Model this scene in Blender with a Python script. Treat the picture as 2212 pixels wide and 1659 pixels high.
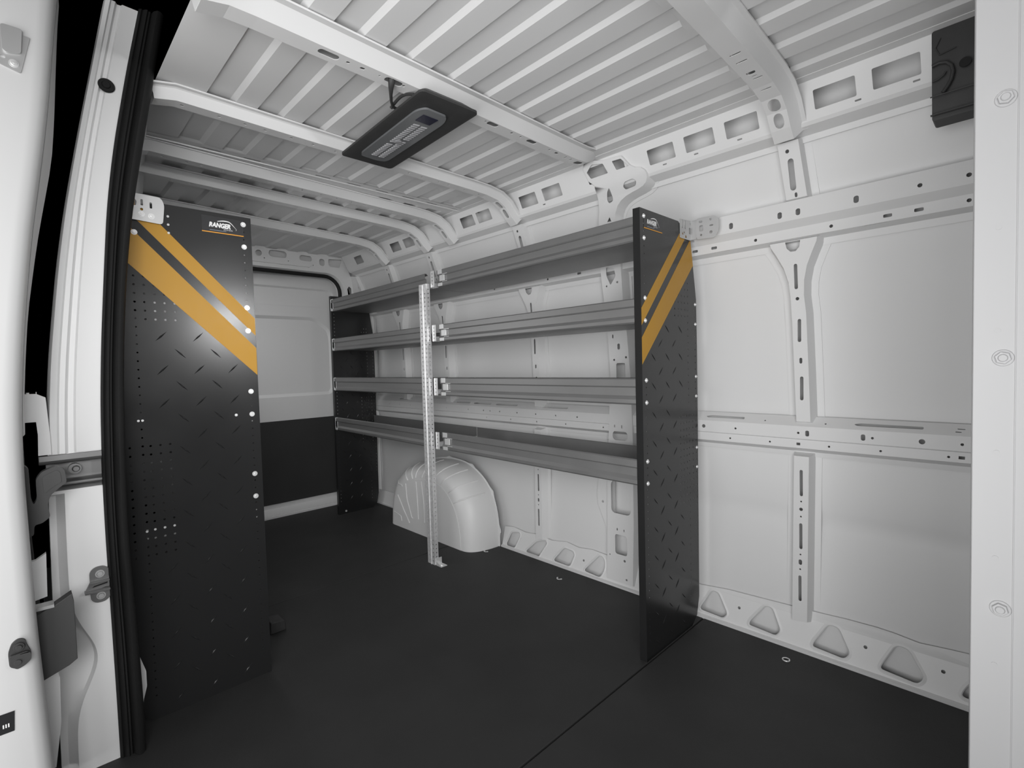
import bpy, bmesh, math, random
from mathutils import Vector, Matrix
from mathutils.geometry import tessellate_polygon
random.seed(7)
C = bpy.context.scene.collection
for o in list(bpy.data.objects): bpy.data.objects.remove(o)
# ------------------------------------------------------------------ camera
# world: X+ to the van's front, Y+ to the far (driver) side wall, Z up, load floor at z=0
yaw, pit, rol = math.radians(135.8999540), math.radians(-2.24975653), math.radians(1.55606204)
fwd = Vector((math.cos(pit)*math.cos(yaw), math.cos(pit)*math.sin(yaw), math.sin(pit)))
r0 = Vector((math.sin(yaw), -math.cos(yaw), 0)); d0 = fwd.cross(r0)
rt = math.cos(rol)*r0 + math.sin(rol)*d0; dn = -math.sin(rol)*r0 + math.cos(rol)*d0
cam = bpy.data.cameras.new('camera'); co = bpy.data.objects.new('camera', cam); C.objects.link(co)
M = Matrix((rt, -dn, -fwd)).transposed().to_4x4(); M.translation = Vector((0, 0, 1.05)); co.matrix_world = M
cam.sensor_width = 36; cam.lens = 36*1086.97/2212; cam.clip_start = 0.01
bpy.context.scene.camera = co
# ------------------------------------------------------------------ world, light, exposure
sc = bpy.context.scene
w = bpy.data.worlds.new('world'); sc.world = w; w.use_nodes = True
w.node_tree.nodes['Background'].inputs[0].default_value = (0, 0, 0, 1)
w.node_tree.nodes['Background'].inputs[1].default_value = 0
sc.view_settings.view_transform = 'Standard'; sc.view_settings.look = 'None'
sc.view_settings.exposure = 0.0; sc.view_settings.gamma = 1.0
def area(name, loc, target, sx, sy, power, spread=180):
    l = bpy.data.lights.new(name, 'AREA'); l.shape = 'RECTANGLE'; l.size = sx; l.size_y = sy; l.energy = power; l.spread = math.radians(spread)
    o = bpy.data.objects.new(name, l); C.objects.link(o); o.location = loc
    o.rotation_euler = (Vector(target)-Vector(loc)).to_track_quat('-Z', 'Y').to_euler(); return o
area('side_door_daylight', (-0.2, -1.7, 1.0), (-1.2, 1.6, 0.75), 3.0, 1.8, 45)
area('sunlit_ground_bounce', (-0.6, -1.3, -0.25), (-1.2, 1.4, 1.9), 3.2, 1.2, 37)
area('camera_side_fill', (0.42, -0.30, 1.25), (-2.7, 1.6, 0.75), 0.8, 0.8, 10.5, 90)  # added fill beside the camera, lifts the rear of the load space
area('hidden_rear_fill', (-3.2, 0.60, 1.80), (-3.85, 1.3, 0.9), 0.4, 0.25, 1.4, 100)  # unseen fill added behind the left panel to brighten the rear doors
area('hidden_side_fill', (-2.55, 0.62, 1.15), (-2.35, 1.9, 0.85), 0.8, 0.7, 3.4)  # added fill hidden by the left end panel, brightens arch and wall
area('cab_lamp', (1.25, 1.325, 1.484), (-1.84, 0.46, 1.2), 0.12, 0.12, 1.3, 50)
# ------------------------------------------------------------------ materials
def mat(name, col, rough=0.5, metal=0.0, spec=0.5, coat=0.0, noise=0.0, nscale=20, bump=0.0, bscale=60, rvar=0.0):
    m = bpy.data.materials.new(name); m.use_nodes = True
    nt = m.node_tree; b = nt.nodes['Principled BSDF']
    b.inputs['Base Color'].default_value = (*col, 1); b.inputs['Roughness'].default_value = rough
    b.inputs['Metallic'].default_value = metal; b.inputs['Specular IOR Level'].default_value = spec
    b.inputs['Coat Weight'].default_value = coat
    if noise or rvar:
        tc = nt.nodes.new('ShaderNodeTexCoord'); n = nt.nodes.new('ShaderNodeTexNoise'); n.inputs['Scale'].default_value = nscale
        n.inputs['Detail'].default_value = 5
        nt.links.new(tc.outputs['Object'], n.inputs['Vector'])
        if noise:
            r = nt.nodes.new('ShaderNodeMapRange'); r.inputs[3].default_value = 1-noise; r.inputs[4].default_value = 1+noise
            nt.links.new(n.outputs['Fac'], r.inputs[0])
            mx = nt.nodes.new('ShaderNodeVectorMath'); mx.operation = 'SCALE'; mx.inputs[0].default_value = col
            nt.links.new(r.outputs[0], mx.inputs['Scale']); nt.links.new(mx.outputs[0], b.inputs['Base Color'])
        if rvar:
            r = nt.nodes.new('ShaderNodeMapRange'); r.inputs[3].default_value = rough-rvar; r.inputs[4].default_value = rough+rvar
            nt.links.new(n.outputs['Fac'], r.inputs[0]); nt.links.new(r.outputs[0], b.inputs['Roughness'])
    if bump:
        tc = nt.nodes.new('ShaderNodeTexCoord'); n = nt.nodes.new('ShaderNodeTexNoise'); n.inputs['Scale'].default_value = bscale
        nt.links.new(tc.outputs['Object'], n.inputs['Vector'])
        bp = nt.nodes.new('ShaderNodeBump'); bp.inputs['Strength'].default_value = bump; bp.inputs['Distance'].default_value = 0.002
        nt.links.new(n.outputs['Fac'], bp.inputs['Height']); nt.links.new(bp.outputs[0], b.inputs['Normal'])
    return m
def galv(name, col, rough, scale=60):
    m = mat(name, col, rough, .55)
    nt = m.node_tree; b = nt.nodes['Principled BSDF']
    tc = nt.nodes.new('ShaderNodeTexCoord'); v = nt.nodes.new('ShaderNodeTexVoronoi'); v.inputs['Scale'].default_value = scale
    nt.links.new(tc.outputs['Object'], v.inputs['Vector'])
    s = nt.nodes.new('ShaderNodeSeparateColor'); nt.links.new(v.outputs['Color'], s.inputs[0])
    r = nt.nodes.new('ShaderNodeMapRange'); r.inputs[3].default_value = .9; r.inputs[4].default_value = 1.1
    nt.links.new(s.outputs[0], r.inputs[0])
    mx = nt.nodes.new('ShaderNodeVectorMath'); mx.operation = 'SCALE'; mx.inputs[0].default_value = col
    nt.links.new(r.outputs[0], mx.inputs['Scale']); nt.links.new(mx.outputs[0], b.inputs['Base Color'])
    return m
WHITE = mat('white_van_paint', (.72, .72, .72), .42, spec=.4, noise=.012, nscale=3)
JAMB = mat('white_jamb_paint', (.80, .80, .80), .38, spec=.45)
WHITE_DIM = mat('dimmed_van_paint', (.60, .60, .60), .45, spec=.35)  # same van white, darkened to offset excess light on the door edge
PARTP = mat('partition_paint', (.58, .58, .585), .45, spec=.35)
BLACK = mat('black_powder_coat', (.0175, .0177, .018), .24, spec=.5, rvar=.05, nscale=6)
YEL = mat('yellow_tape', (.46, .235, .012), .42, spec=.45, rvar=.06, nscale=40)
FLOOR = mat('black_composite_floor', (.034, .034, .034), .62, spec=.35, noise=.25, nscale=5, bump=.15, bscale=400)
DOORB = mat('black_door_board', (.040, .040, .040), .75, spec=.25, noise=.15, nscale=4)
GALV = galv('galvanised_steel', (.80, .80, .805), .42, 90)
SHELF = mat('brushed_aluminium_shelf', (.27, .27, .27), .46, .65, rvar=.08, nscale=8, noise=.08)
ZINC = mat('zinc_plate', (.88, .88, .88), .3, .5)
BRKT = mat('zinc_bracket', (.56, .56, .56), .45, .7)
RUB = mat('black_rubber_seal', (.012, .012, .012), .6, spec=.3)
GREY = mat('dark_grey_metal', (.05, .05, .05), .45, spec=.5)
MIDG = mat('mid_grey_metal', (.22, .22, .22), .4, .6)
PLAS = mat('black_plastic', (.038, .038, .038), .55, spec=.4, noise=.2, nscale=30)
LENS = mat('clear_grey_lens', (.155, .16, .165), .25, spec=.6)
LENS2 = mat('lens_prisms', (.30, .30, .31), .2, spec=.7)
PRINT = mat('white_print', (.85, .85, .85), .5)
ORNG = mat('orange_print', (.75, .33, .03), .5)
BLUE = mat('pale_blue_print', (.30, .36, .45), .5)
DPRINT = mat('logo_plate_black', (.02, .0205, .022), .3)
SENS = mat('dark_sensor_window', (.012, .012, .03), .2)
WOOD = mat('tan_bracket_pad', (.38, .22, .08), .5)
# ------------------------------------------------------------------ mesh tools
class MB:
    def __init__(s): s.v = []; s.f = []; s.m = []
    def add(s, vs, fs, mi=0):
        b = len(s.v); s.v += [tuple(v) for v in vs]; s.f += [tuple(b+i for i in f) for f in fs]; s.m += [mi]*len(fs)
    def box(s, x0, x1, y0, y1, z0, z1, mi=0, fn=None):
        vs = [(x, y, z) for x in (x0, x1) for y in (y0, y1) for z in (z0, z1)]
        if fn: vs = [fn(*v) for v in vs]
        s.add(vs, [(0, 1, 3, 2), (4, 6, 7, 5), (0, 4, 5, 1), (2, 3, 7, 6), (0, 2, 6, 4), (1, 5, 7, 3)], mi)
    def cyl(s, c, ax, r, h, n=16, r2=None, mi=0):
        c = Vector(c); a = Vector(ax).normalized(); u = a.orthogonal().normalized(); v = a.cross(u); r2 = r if r2 is None else r2
        vs = [c+(u*math.cos(t)+v*math.sin(t))*r for t in [2*math.pi*i/n for i in range(n)]]
        vs += [c+a*h+(u*math.cos(t)+v*math.sin(t))*r2 for t in [2*math.pi*i/n for i in range(n)]]
        s.add(vs, [tuple(range(n))[::-1], tuple(range(n, 2*n))]+[(i, (i+1) % n, n+(i+1) % n, n+i) for i in range(n)], mi)
    def tube(s, pts, r, n=8, mi=0, closed=False, sq=None):
        pts = [Vector(p) for p in pts]; N = len(pts); vs = []
        up = None
        for i, p in enumerate(pts):
            t = (pts[min(i+1, N-1)]-pts[max(i-1, 0)]).normalized()
            if up is None: up = t.orthogonal().normalized()
            up = (up-t*up.dot(t)).normalized(); w_ = t.cross(up)
            rr = r[i] if isinstance(r, (list, tuple)) else r
            for k in range(n):
                a = 2*math.pi*k/n; vs.append(p+(up*math.cos(a)+w_*math.sin(a))*rr)
        fs = [(i*n+k, i*n+(k+1) % n, (i+1)*n+(k+1) % n, (i+1)*n+k) for i in range(N-1) for k in range(n)]
        fs += [tuple(range(n))[::-1], tuple(range((N-1)*n, N*n))]
        s.add(vs, fs, mi)
    def plate(s, outline, holes, thick, fn, n0=0.0, mi=0):
        """closed sheet with real holes: 2-D loops (u,v) mapped by fn(u,v,n) from n0 to n0+thick"""
        loops = [[Vector((a, b, 0)) for a, b in l] for l in [outline]+list(holes)]
        flat = [p for l in loops for p in l]; n = len(flat)
        la = lambda l: abs(sum(l[i-1].x*l[i].y-l[i].x*l[i-1].y for i in range(len(l))))/2
        want = la(loops[0])-sum(la(l) for l in loops[1:]); best = None
        for ang in (0, .37, 1.13, .05, 2.2, .8, 1.5, 2.9):      # the fill is retried turned until no triangle is missing
            R_ = Matrix.Rotation(ang, 3, 'Z'); q = [[R_ @ (p-flat[0]) for p in l] for l in loops]
            tri = tessellate_polygon(q); got = sum(abs((flat[b].x-flat[a].x)*(flat[c].y-flat[a].y)-(flat[b].y-flat[a].y)*(flat[c].x-flat[a].x))/2 for a, b, c in tri)
            if best is None or abs(got-want) < best[0]: best = (abs(got-want), tri)
            if best[0] < want*1e-3: break
        tri = best[1]
        if best[0] > want*2e-3: print('PLATE', len(holes), want, best[0], outline[:3])
        vs = [fn(p.x, p.y, n0+thick) for p in flat]+[fn(p.x, p.y, n0) for p in flat]
        tr2 = []
        for t in tri:
            a_, b_, c_ = (flat[i] for i in t); ar = (b_.x-a_.x)*(c_.y-a_.y)-(b_.y-a_.y)*(c_.x-a_.x)
            if abs(ar) > 1e-11: tr2.append(tuple(t) if ar > 0 else tuple(reversed(t)))
        fs = tr2+[tuple(n+i for i in reversed(t)) for t in tr2]
        b = 0
        for l in loops:
            k = len(l); fs += [(b+i, b+(i+1) % k, n+b+(i+1) % k, n+b+i) for i in range(k)]; b += k
        s.add(vs, fs, mi)
    def extr(s, prof, p0, p1, fn=None, mi=0, caps=True):
        """closed profile [(a,b)] swept along X from p0 to p1 : (x, a, b)"""
        k = len(prof); g = fn or (lambda x, a, b: (x, a, b))
        vs = [g(p0, a, b) for a, b in prof]+[g(p1, a, b) for a, b in prof]
        fs = [(i, (i+1) % k, k+(i+1) % k, k+i) for i in range(k)]
        s.add(vs, fs, mi)
        if caps:
            tri = tessellate_polygon([[Vector((a, b, 0)) for a, b in prof]])
            s.add(vs, [tuple(t) for t in tri]+[tuple(k+i for i in reversed(t)) for t in tri], mi)
    def build(s, name, mats, parent=None, smooth=30, bevel=0, merge=True, cuts=None, bend=None):
        if not isinstance(mats, (list, tuple)): mats = [mats]
        me = bpy.data.meshes.new(name); me.from_pydata(s.v, [], s.f)
        for m_ in mats: me.materials.append(m_)
        me.polygons.foreach_set('material_index', s.m)
        bm = bmesh.new(); bm.from_mesh(me)
        if merge: bmesh.ops.remove_doubles(bm, verts=bm.verts, dist=1e-5)
        for cz in cuts or []:
            bmesh.ops.bisect_plane(bm, geom=bm.verts[:]+bm.edges[:]+bm.faces[:], plane_co=(0, 0, cz), plane_no=(0, 0, 1))
        if bend:
            for v in bm.verts: v.co = bend(v.co.x, v.co.z, -v.co.y)
        bmesh.ops.recalc_face_normals(bm, faces=bm.faces)
        bm.to_mesh(me); bm.free()
        if smooth:
            me.polygons.foreach_set('use_smooth', [True]*len(me.polygons)); me.set_sharp_from_angle(angle=math.radians(smooth))
        o = bpy.data.objects.new(name, me); C.objects.link(o)
        if parent: o.parent = parent
        if bevel:
            md = o.modifiers.new('bevel', 'BEVEL'); md.width = bevel; md.segments = 2; md.limit_method = 'ANGLE'; md.angle_limit = math.radians(40)
        return o
def tag(o, label=None, cat=None, group=None, kind=None):
    if label: o['label'] = label
    if cat: o['category'] = cat
    if group: o['group'] = group
    if kind: o['kind'] = kind
    return o
def thing(name, label, cat, loc=(0, 0, 0), group=None):
    o = bpy.data.objects.new(name, None); C.objects.link(o); o.location = loc; o.empty_display_size = .05
    tag(o, label, cat, group); return o
def base(o, root):      # parts are built in world space; keep them there under an Empty placed at the thing's base
    o.parent = root; o.matrix_parent_inverse = Matrix.Translation(root.location).inverted(); return o
def S(o, label, cat='van body part'): return tag(o, label, cat, kind='structure')
def circ(cx, cy, r, n=10, sy=1): return [(cx+r*math.cos(2*math.pi*i/n), cy+r*sy*math.sin(2*math.pi*i/n)) for i in range(n)]
def rrect(x0, x1, y0, y1, r, n=4):
    r = min(r, (x1-x0)/2*.999, (y1-y0)/2*.999); o = []
    for cx, cy, a0 in ((x1-r, y1-r, 0), (x0+r, y1-r, 90), (x0+r, y0+r, 180), (x1-r, y0+r, 270)):
        for i in range(n+1):
            a = math.radians(a0+90*i/n); o.append((cx+r*math.cos(a), cy+r*math.sin(a)))
    return o
def rpoly(pts, r, n=4):
    """rounded corners polygon"""
    o = []; k = len(pts)
    for i in range(k):
        p = Vector(pts[i]); a = Vector(pts[i-1])-p; b = Vector(pts[(i+1) % k])-p
        rr = min(r, a.length*.45, b.length*.45); p0 = p+a.normalized()*rr; p1 = p+b.normalized()*rr
        for j in range(n+1):
            t = j/n; q = p0*(1-t)**2+p*2*t*(1-t)+p1*t*t; o.append((q.x, q.y))
    return o
def offset(loop, d):
    """outset a 2-D loop by d"""
    k = len(loop); ar = sum(loop[i][0]*loop[(i+1) % k][1]-loop[(i+1) % k][0]*loop[i][1] for i in range(k)); sg = 1 if ar > 0 else -1
    o = []
    for i in range(k):
        p = Vector(loop[i]); a = (p-Vector(loop[i-1])); b = (Vector(loop[(i+1) % k])-p)
        if a.length < 1e-7: a = b
        if b.length < 1e-7: b = a
        na = Vector((a.y, -a.x)).normalized(); nb = Vector((b.y, -b.x)).normalized(); nn = (na+nb)
        if nn.length < 1e-6: nn = na
        nn.normalize(); q = p+nn*sg*d/max(.5, nn.dot(na)); o.append((q.x, q.y))
    return o
def pressed(mb, outline, holes, depth, fn, slope=.008, flange=.018, t=.0015, rim=0.0):
    """a pressed-steel member: face with holes, sloped side walls and a weld flange"""
    mb.plate(outline, holes, t, fn, depth-t)
    k = len(outline); o1 = offset(outline, slope); o2 = offset(o1, flange)
    rings = [(outline, depth), (o1, .003), (o2, .003), (o2, 0.0)]
    vs = []
    for l, n in rings: vs += [fn(u, v, n) for u, v in l]
    fs = []
    for j in range(3): fs += [(j*k+i, j*k+(i+1) % k, (j+1)*k+(i+1) % k, (j+1)*k+i) for i in range(k)]
    mb.add(vs, fs)
# ------------------------------------------------------------------ van body: skin profile of the far wall
SK = [(-.05, 1.985), (.15, 1.982), (.41, 1.988), (.47, 1.992), (.53, 1.985), (1.2, 1.985), (1.45, 1.962), (1.58, 1.925), (1.76, 1.866), (1.92, 1.84)]
def Ysk(z):
    for (a, ya), (b, yb) in zip(SK, SK[1:]):
        if z <= b: return ya+(yb-ya)*(z-a)/(b-a)
    return SK[-1][1]
def wallmap(off=0.0): return lambda x, z, n: (x, Ysk(z)-n-off, z)
XR, XF = -3.80, .75
zs = [-.05, .05, .15, .25, .35, .42, .445, .47, .495, .52, .6, .8, 1.0, 1.2, 1.28, 1.36, 1.45, 1.52, 1.58, 1.64, 1.70, 1.76, 1.84, 1.93]
mb = MB(); nx = 24
prof = [(Ysk(z), z) for z in zs]
vs = [(XR+(XF-XR)*i/nx, y, z) for i in range(nx+1) for y, z in prof]; k = len(prof)
mb.add(vs, [(i*k+j, i*k+j+1, (i+1)*k+j+1, (i+1)*k+j) for i in range(nx) for j in range(k-1)])
S(mb.build('wall_right', WHITE), 'bare white painted steel side wall of the van behind the long shelving', 'wall')
# floor
mb = MB()
mb.box(-.913, XF, -.10, 1.945, -.03, 0.0)
mb.box(-2.356, -.919, -.10, 1.945, -.03, 0.0)
mb.box(-3.80, -2.362, .30, 1.945, -.03, 0.0)
mb.box(-3.80, XF, .02, 1.945, -.05, -.012)
S(mb.build('floor', FLOOR, bevel=.002), 'dark grey composite load floor in three sheets with thin seams', 'floor')
# sheet of lower sill along the wall with triangular openings
def tri(p, r=.018): return rpoly(p, r, 4)
sill_h = []
for l in ([(-.94, .026), (-.895, .108), (-.868, .108), (-.826, .042), (-.84, .022)], [(-.742, .03), (-.738, .046), (-.69, .112), (-.665, .112), (-.632, .046), (-.645, .024)],
          [(-.527, .03), (-.52, .05), (-.482, .114), (-.452, .114), (-.415, .046), (-.43, .024)], [(-.331, .032), (-.324, .052), (-.293, .114), (-.262, .114), (-.220, .046), (-.235, .024)],
          [(-.134, .032), (-.127, .052), (-.09, .114), (-.06, .114), (-.02, .046), (-.035, .024)],
          [(-2.088, .02), (-2.06, .09), (-2.0, .1), (-1.99, .09), (-2.02, .012), (-2.07, .01)], [(-1.935, .015), (-1.865, .082), (-1.80, .1), (-1.79, .09), (-1.835, .012), (-1.85, .009)],
          [(-1.733, .018), (-1.672, .095), (-1.61, .09), (-1.60, .075), (-1.62, .016)], [(-1.533, .02), (-1.45, .112), (-1.42, .1), (-1.412, .06), (-1.432, .014)]):
    sill_h.append(tri(l))
for x, z in ((-.783, .077), (-.373, .081), (-.176, .082), (-1.985, .075), (-1.70, .07), (-1.54, .065)): sill_h.append(circ(x, z, .0055))
def sillmap(x, z, n): return (x, 1.94+.035*max(0, min(1, z/.13))-n, z)
mb = MB()
top = [(XF, .15)]
for xs in ((-.02, .165), (-.10, .155), (-.16, .15), (-.235, .142), (-.30, .15), (-.345, .152), (-.43, .15), (-.50, .145), (-.60, .14), (-.71, .135), (-.83, .13), (-.94, .118), (-1.2, .13), (-1.40, .12), (-1.50, .125), (-1.58, .115), (-1.66, .125), (-1.76, .11), (-1.86, .12), (-1.95, .11), (-2.05, .12), (-2.12, .11)): top.append(xs)
mb.plate([(-2.12, .002), (XF, .002)]+top, sill_h, .0018, sillmap)
for h in sill_h:      # raised rims round the openings
    if len(h) > 12:
        o1 = offset(h, .003); o2 = offset(h, .012); kk = len(h)
        vs = [sillmap(u, v, .0018) for u, v in h]+[sillmap(u, v, .0045) for u, v in o1]+[sillmap(u, v, .001) for u, v in o2]
        mb.add(vs, [(j*kk+i, j*kk+(i+1) % kk, (j+1)*kk+(i+1) % kk, (j+1)*kk+i) for j in range(2) for i in range(kk)])
for cx, w_, hh in ((-.78, .07, .055), (-.376, .075, .055), (-.178, .075, .055), (-1.985, .05, .045), (-1.70, .06, .045), (-1.54, .055, .045)):
    pass
mb.extr([(1.945, -.002), (1.932, -.002), (1.930, .010), (1.945, .014)], -2.12, XF)
mb.extr([(1.945, -.002), (1.932, -.002), (1.930, .010), (1.945, .014)], -3.78, -3.03)
mb.plate([(-3.78, .002), (-3.03, .002), (-3.03, .10), (-3.78, .10)], [], .0018, sillmap)
S(mb.build('trim_1', WHITE), 'white pressed steel sill strip with triangular openings along the floor', 'sill')
# ---- belt rails
def strip(mb, x0, x1, a, b, holes, t=.0015):
    """sheet between profile points a=(Y,z) and b=(Y,z), holes in (x, distance from a)"""
    A = Vector(a); B = Vector(b); L = (B-A).length; d = (B-A)/L; nrm = Vector((d.y, -d.x))
    if nrm.x > 0: nrm = -nrm
    f = lambda u, v, n: (u, A.x+d.x*v+nrm.x*n, A.y+d.y*v+nrm.y*n)
    mb.plate([(x0, 0), (x1, 0), (x1, L), (x0, L)], holes, t, f, -t)
mb = MB(); x0, x1 = -3.55, XF
th = [rrect(x-.007, x+.007, .030, .052, .006) for x in (-.773, -.607, -.55, -.385, -1.55, -2.0, -2.45, -2.9)]+[circ(x, .04, .006) for x in (-.229, -.123, -.02, -1.75)]
strip(mb, x0, x1, (1.893, 1.577), (1.893, 1.512), th)
strip(mb, x0, x1, (1.893, 1.512), (1.918, 1.490), [])
lh = [circ(x, .017, .0055) for x in (-.696, -.459, -.124, -1.7, -2.1)]+[rrect(x-.011, x+.011, .012, .022, .003) for x in (-.309, -.234, -.924, -.848, -1.5)]
strip(mb, x0, x1, (1.918, 1.490), (1.918, 1.456), lh)
strip(mb, x0, x1, (1.918, 1.456), (1.955, 1.447), [rrect(-.37, -.31, .004, .008, .002), rrect(-.85, -.79, .004, .008, .002)])
strip(mb, x0, x1, (1.955, 1.447), (1.960, 1.425), [])
strip(mb, x0, x1, (1.93, 1.585), (1.893, 1.577), [])
S(mb.build('trim_2', WHITE), 'upper white belt rail with small punched holes running along the side wall', 'rail')
mb = MB()
def mid_slot(a, b): return rpoly([(a, .024), (a+.02, .018), (b, .019), (b, .03), (a+.01, .031)], .006, 3)
tops = [mid_slot(-.905, -.755), mid_slot(-.405, -.225)]+[mid_slot(a, b) for a, b in ((-1.80, -1.62), (-2.16, -1.98), (-2.36, -2.2), (-2.56, -2.39), (-3.2, -3.03))]+[circ(x, .03, .003) for x in (-.68, -.485)]+[rrect(-.148, -.13, .018, .022, .002), rrect(-.152, -.138, .03, .034, .002)]
tops = [t for t in tops]
strip(mb, x0, x1, (1.975, .838), (1.94, .806), tops)
fh = [circ(x, .024, .004) for x in (-.783, -.566, -.351, -.136, -2.25, -2.192, -2.11, -1.969, -1.828, -1.688, -1.549, -3.31, -3.173, -3.033, -2.894, -2.612, -2.392)]
fh += [circ(-.908, .023, .007), circ(-.227, .024, .008)]+[rrect(x-.006, x+.006, .014, .034, .005) for x in (-.538, -.376)]
strip(mb, x0, x1, (1.94, .806), (1.94, .762), fh)
strip(mb, x0, x1, (1.94, .762), (1.944, .758), [])
strip(mb, x0, x1, (1.944, .758), (1.944, .728), [circ(x, .016, .0035) for x in (-.805, -.661, -.473, -.33, -.166, -2.228, -2.025, -1.826, -1.626, -1.398)]+[rrect(-.573, -.561, .011, .020, .001), rrect(-.144, -.130, .011, .020, .001)])
strip(mb, x0, x1, (1.944, .728), (1.978, .712), [])
strip(mb, x0, x1, (1.978, .712), (1.981, .695), [])
S(mb.build('trim_3', WHITE), 'middle white belt rail with slots on its upper face and round holes', 'rail')
# ---- vertical ribs
def slot(x, z0, z1, w_=.010): return rrect(x-w_/2, x+w_/2, z0, z1, w_/2, 3)
def rib_low(mb, xo, sc_=1.0):
    h = [slot(-.5575+xo, .559, .652), slot(-.5595+xo, .37, .462), slot(-.563+xo, .182, .274), circ(-.558+xo, .54, .003, 8), circ(-.5585+xo, .512, .006, 8), circ(-.559+xo, .486, .003, 8), circ(-.561+xo, .35, .003, 8), slot(-.5615+xo, .313, .332, .011), circ(-.562+xo, .297, .003, 8)]
    pressed(mb, [(-.589+xo, .105), (-.541+xo, .112), (-.533+xo, .70), (-.580+xo, .70)], h, .044, lambda x, z, q: (x, 1.985-q, z), .010, .02)
def rib_mid(mb, xo):
    out = [(-.572+xo, .822), (-.528+xo, .822), (-.533+xo, 1.0), (-.540+xo, 1.2), (-.545+xo, 1.26), (-.543+xo, 1.31), (-.533+xo, 1.36), (-.515+xo, 1.405), (-.502+xo, 1.435), (-.500+xo, 1.448), (-.648+xo, 1.448), (-.645+xo, 1.435), (-.628+xo, 1.405), (-.606+xo, 1.36), (-.592+xo, 1.31), (-.587+xo, 1.26), (-.583+xo, 1.15), (-.578+xo, 1.0)]
    h = [slot(-.568+xo, 1.283, 1.369, .011), circ(-.5655+xo, 1.25, .006, 8), slot(-.561+xo, 1.10, 1.18, .011), slot(-.557+xo, 1.025, 1.045, .009), slot(-.5545+xo, .897, .98, .011), [(-.598+xo, 1.446), (-.594+xo, 1.425), (-.582+xo, 1.412), (-.566+xo, 1.412), (-.554+xo, 1.425), (-.551+xo, 1.446)]]
    pressed(mb, out, h, .044, wallmap(), .012, .022)
def rib_up(mb, xo):
    h = [circ(-.565+xo, 1.725, .006, 10), slot(-.558+xo, 1.605, 1.702, .018), slot(-.552+xo, 1.583, 1.598, .008)]
    pressed(mb, [(-.583+xo, 1.58), (-.520+xo, 1.58), (-.530+xo, 1.752), (-.592+xo, 1.752)], h, .040, wallmap(), .006, .022)
n = 4
for xo, nm in ((0.0, 'nearest the partition, right of the shelving'), (-1.262, 'behind the right half of the long shelving'), (-2.04, 'just right of the wheel arch centre, behind the mid post'), (-2.545, 'furthest back, behind the left half of the shelving')):
    for fn_, part in ((rib_low, 'lower'), (rib_mid, 'middle'), (rib_up, 'upper')):
        if fn_ is rib_low and xo < -1.5: continue
        mb = MB(); fn_(mb, xo)
        S(mb.build('trim_%d' % n, WHITE), '%s white wall rib with long slots, %s' % (part, nm), 'rib'); n += 1
# ---- large pillar with gusset
mb = MB()
GZ = [(-.1, 1.933), (1.2, 1.933), (1.48, 1.905), (1.58, 1.873), (1.70, 1.835), (1.745, 1.818), (1.79, 1.785), (1.884, 1.735), (2.1, 1.62)]
def gmap(x, z, q):      # q: -0.052 at the skin .. 0 at the face
    for (a, ya), (b, yb) in zip(GZ, GZ[1:]):
        if z <= b: break
    return (x, ya+(yb-ya)*(z-a)/(b-a)-(q-.052), z)
ident = lambda x, z, q: (x, -q, z)
out = [(-1.385, .03), (-1.245, .03), (-1.235, .30), (-1.232, .70), (-1.238, .98), (-1.262, 1.3), (-1.260, 1.48), (-1.254, 1.60), (-1.248, 1.65), (-1.238, 1.682), (-1.222, 1.706), (-1.200, 1.722), (-1.172, 1.733), (-1.140, 1.740), (-1.110, 1.745), (-1.088, 1.750), (-1.070, 1.759), (-1.060, 1.772), (-1.057, 1.786), (-1.062, 1.798), (-1.075, 1.808), (-1.098, 1.815), (-1.118, 1.828), (-1.143, 1.866), (-1.187, 1.870), (-1.229, 1.872), (-1.271, 1.884), (-1.318, 1.888), (-1.331, 1.868), (-1.322, 1.82), (-1.300, 1.80), (-1.305, 1.76), (-1.315, 1.709), (-1.332, 1.659), (-1.345, 1.58), (-1.37, 1.48), (-1.345, 1.0), (-1.355, .80), (-1.372, .50), (-1.376, .30)]
h = [rpoly([(-1.338, 1.475), (-1.297, 1.466), (-1.290, 1.43), (-1.321, 1.393), (-1.339, 1.438)], .008), circ(-1.342, 1.391, .004), circ(-1.284, 1.402, .005), rrect(-1.303, -1.290, 1.103, 1.13, .006), circ(-1.322, 1.057, .005), circ(-1.259, 1.067, .005),
     rrect(-1.311, -1.264, .93, 1.042, .008), rrect(-1.33, -1.324, 1.156, 1.172, .002), rrect(-1.338, -1.258, .69, .732, .018), rrect(-1.329, -1.323, .748, .76, .002), rrect(-1.291, -1.284, .746, .76, .002),
     rrect(-1.353, -1.250, .350, .50, .02), rrect(-1.336, -1.272, .160, .252, .012), rrect(-1.326, -1.320, .27, .281, .002), rrect(-1.289, -1.284, .27, .281, .002), circ(-1.286, .135, .006), circ(-1.277, .05, .005), circ(-1.366, .148, .003),
     rpoly([(-1.174, 1.766), (-1.160, 1.780), (-1.118, 1.782), (-1.108, 1.770), (-1.118, 1.757), (-1.166, 1.754)], .010), rpoly([(-1.236, 1.778), (-1.253, 1.765), (-1.266, 1.739), (-1.258, 1.722), (-1.236, 1.730)], .008), [(-1.287, 1.655), (-1.266, 1.654), (-1.271, 1.672)],
     rpoly([(-1.319, 1.852), (-1.285, 1.873), (-1.232, 1.863), (-1.220, 1.826), (-1.306, 1.826)], .004), rpoly([(-1.189, 1.860), (-1.148, 1.858), (-1.121, 1.826), (-1.179, 1.826)], .004)]
pressed(mb, out, h, .052, ident, .009, .012)
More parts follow.
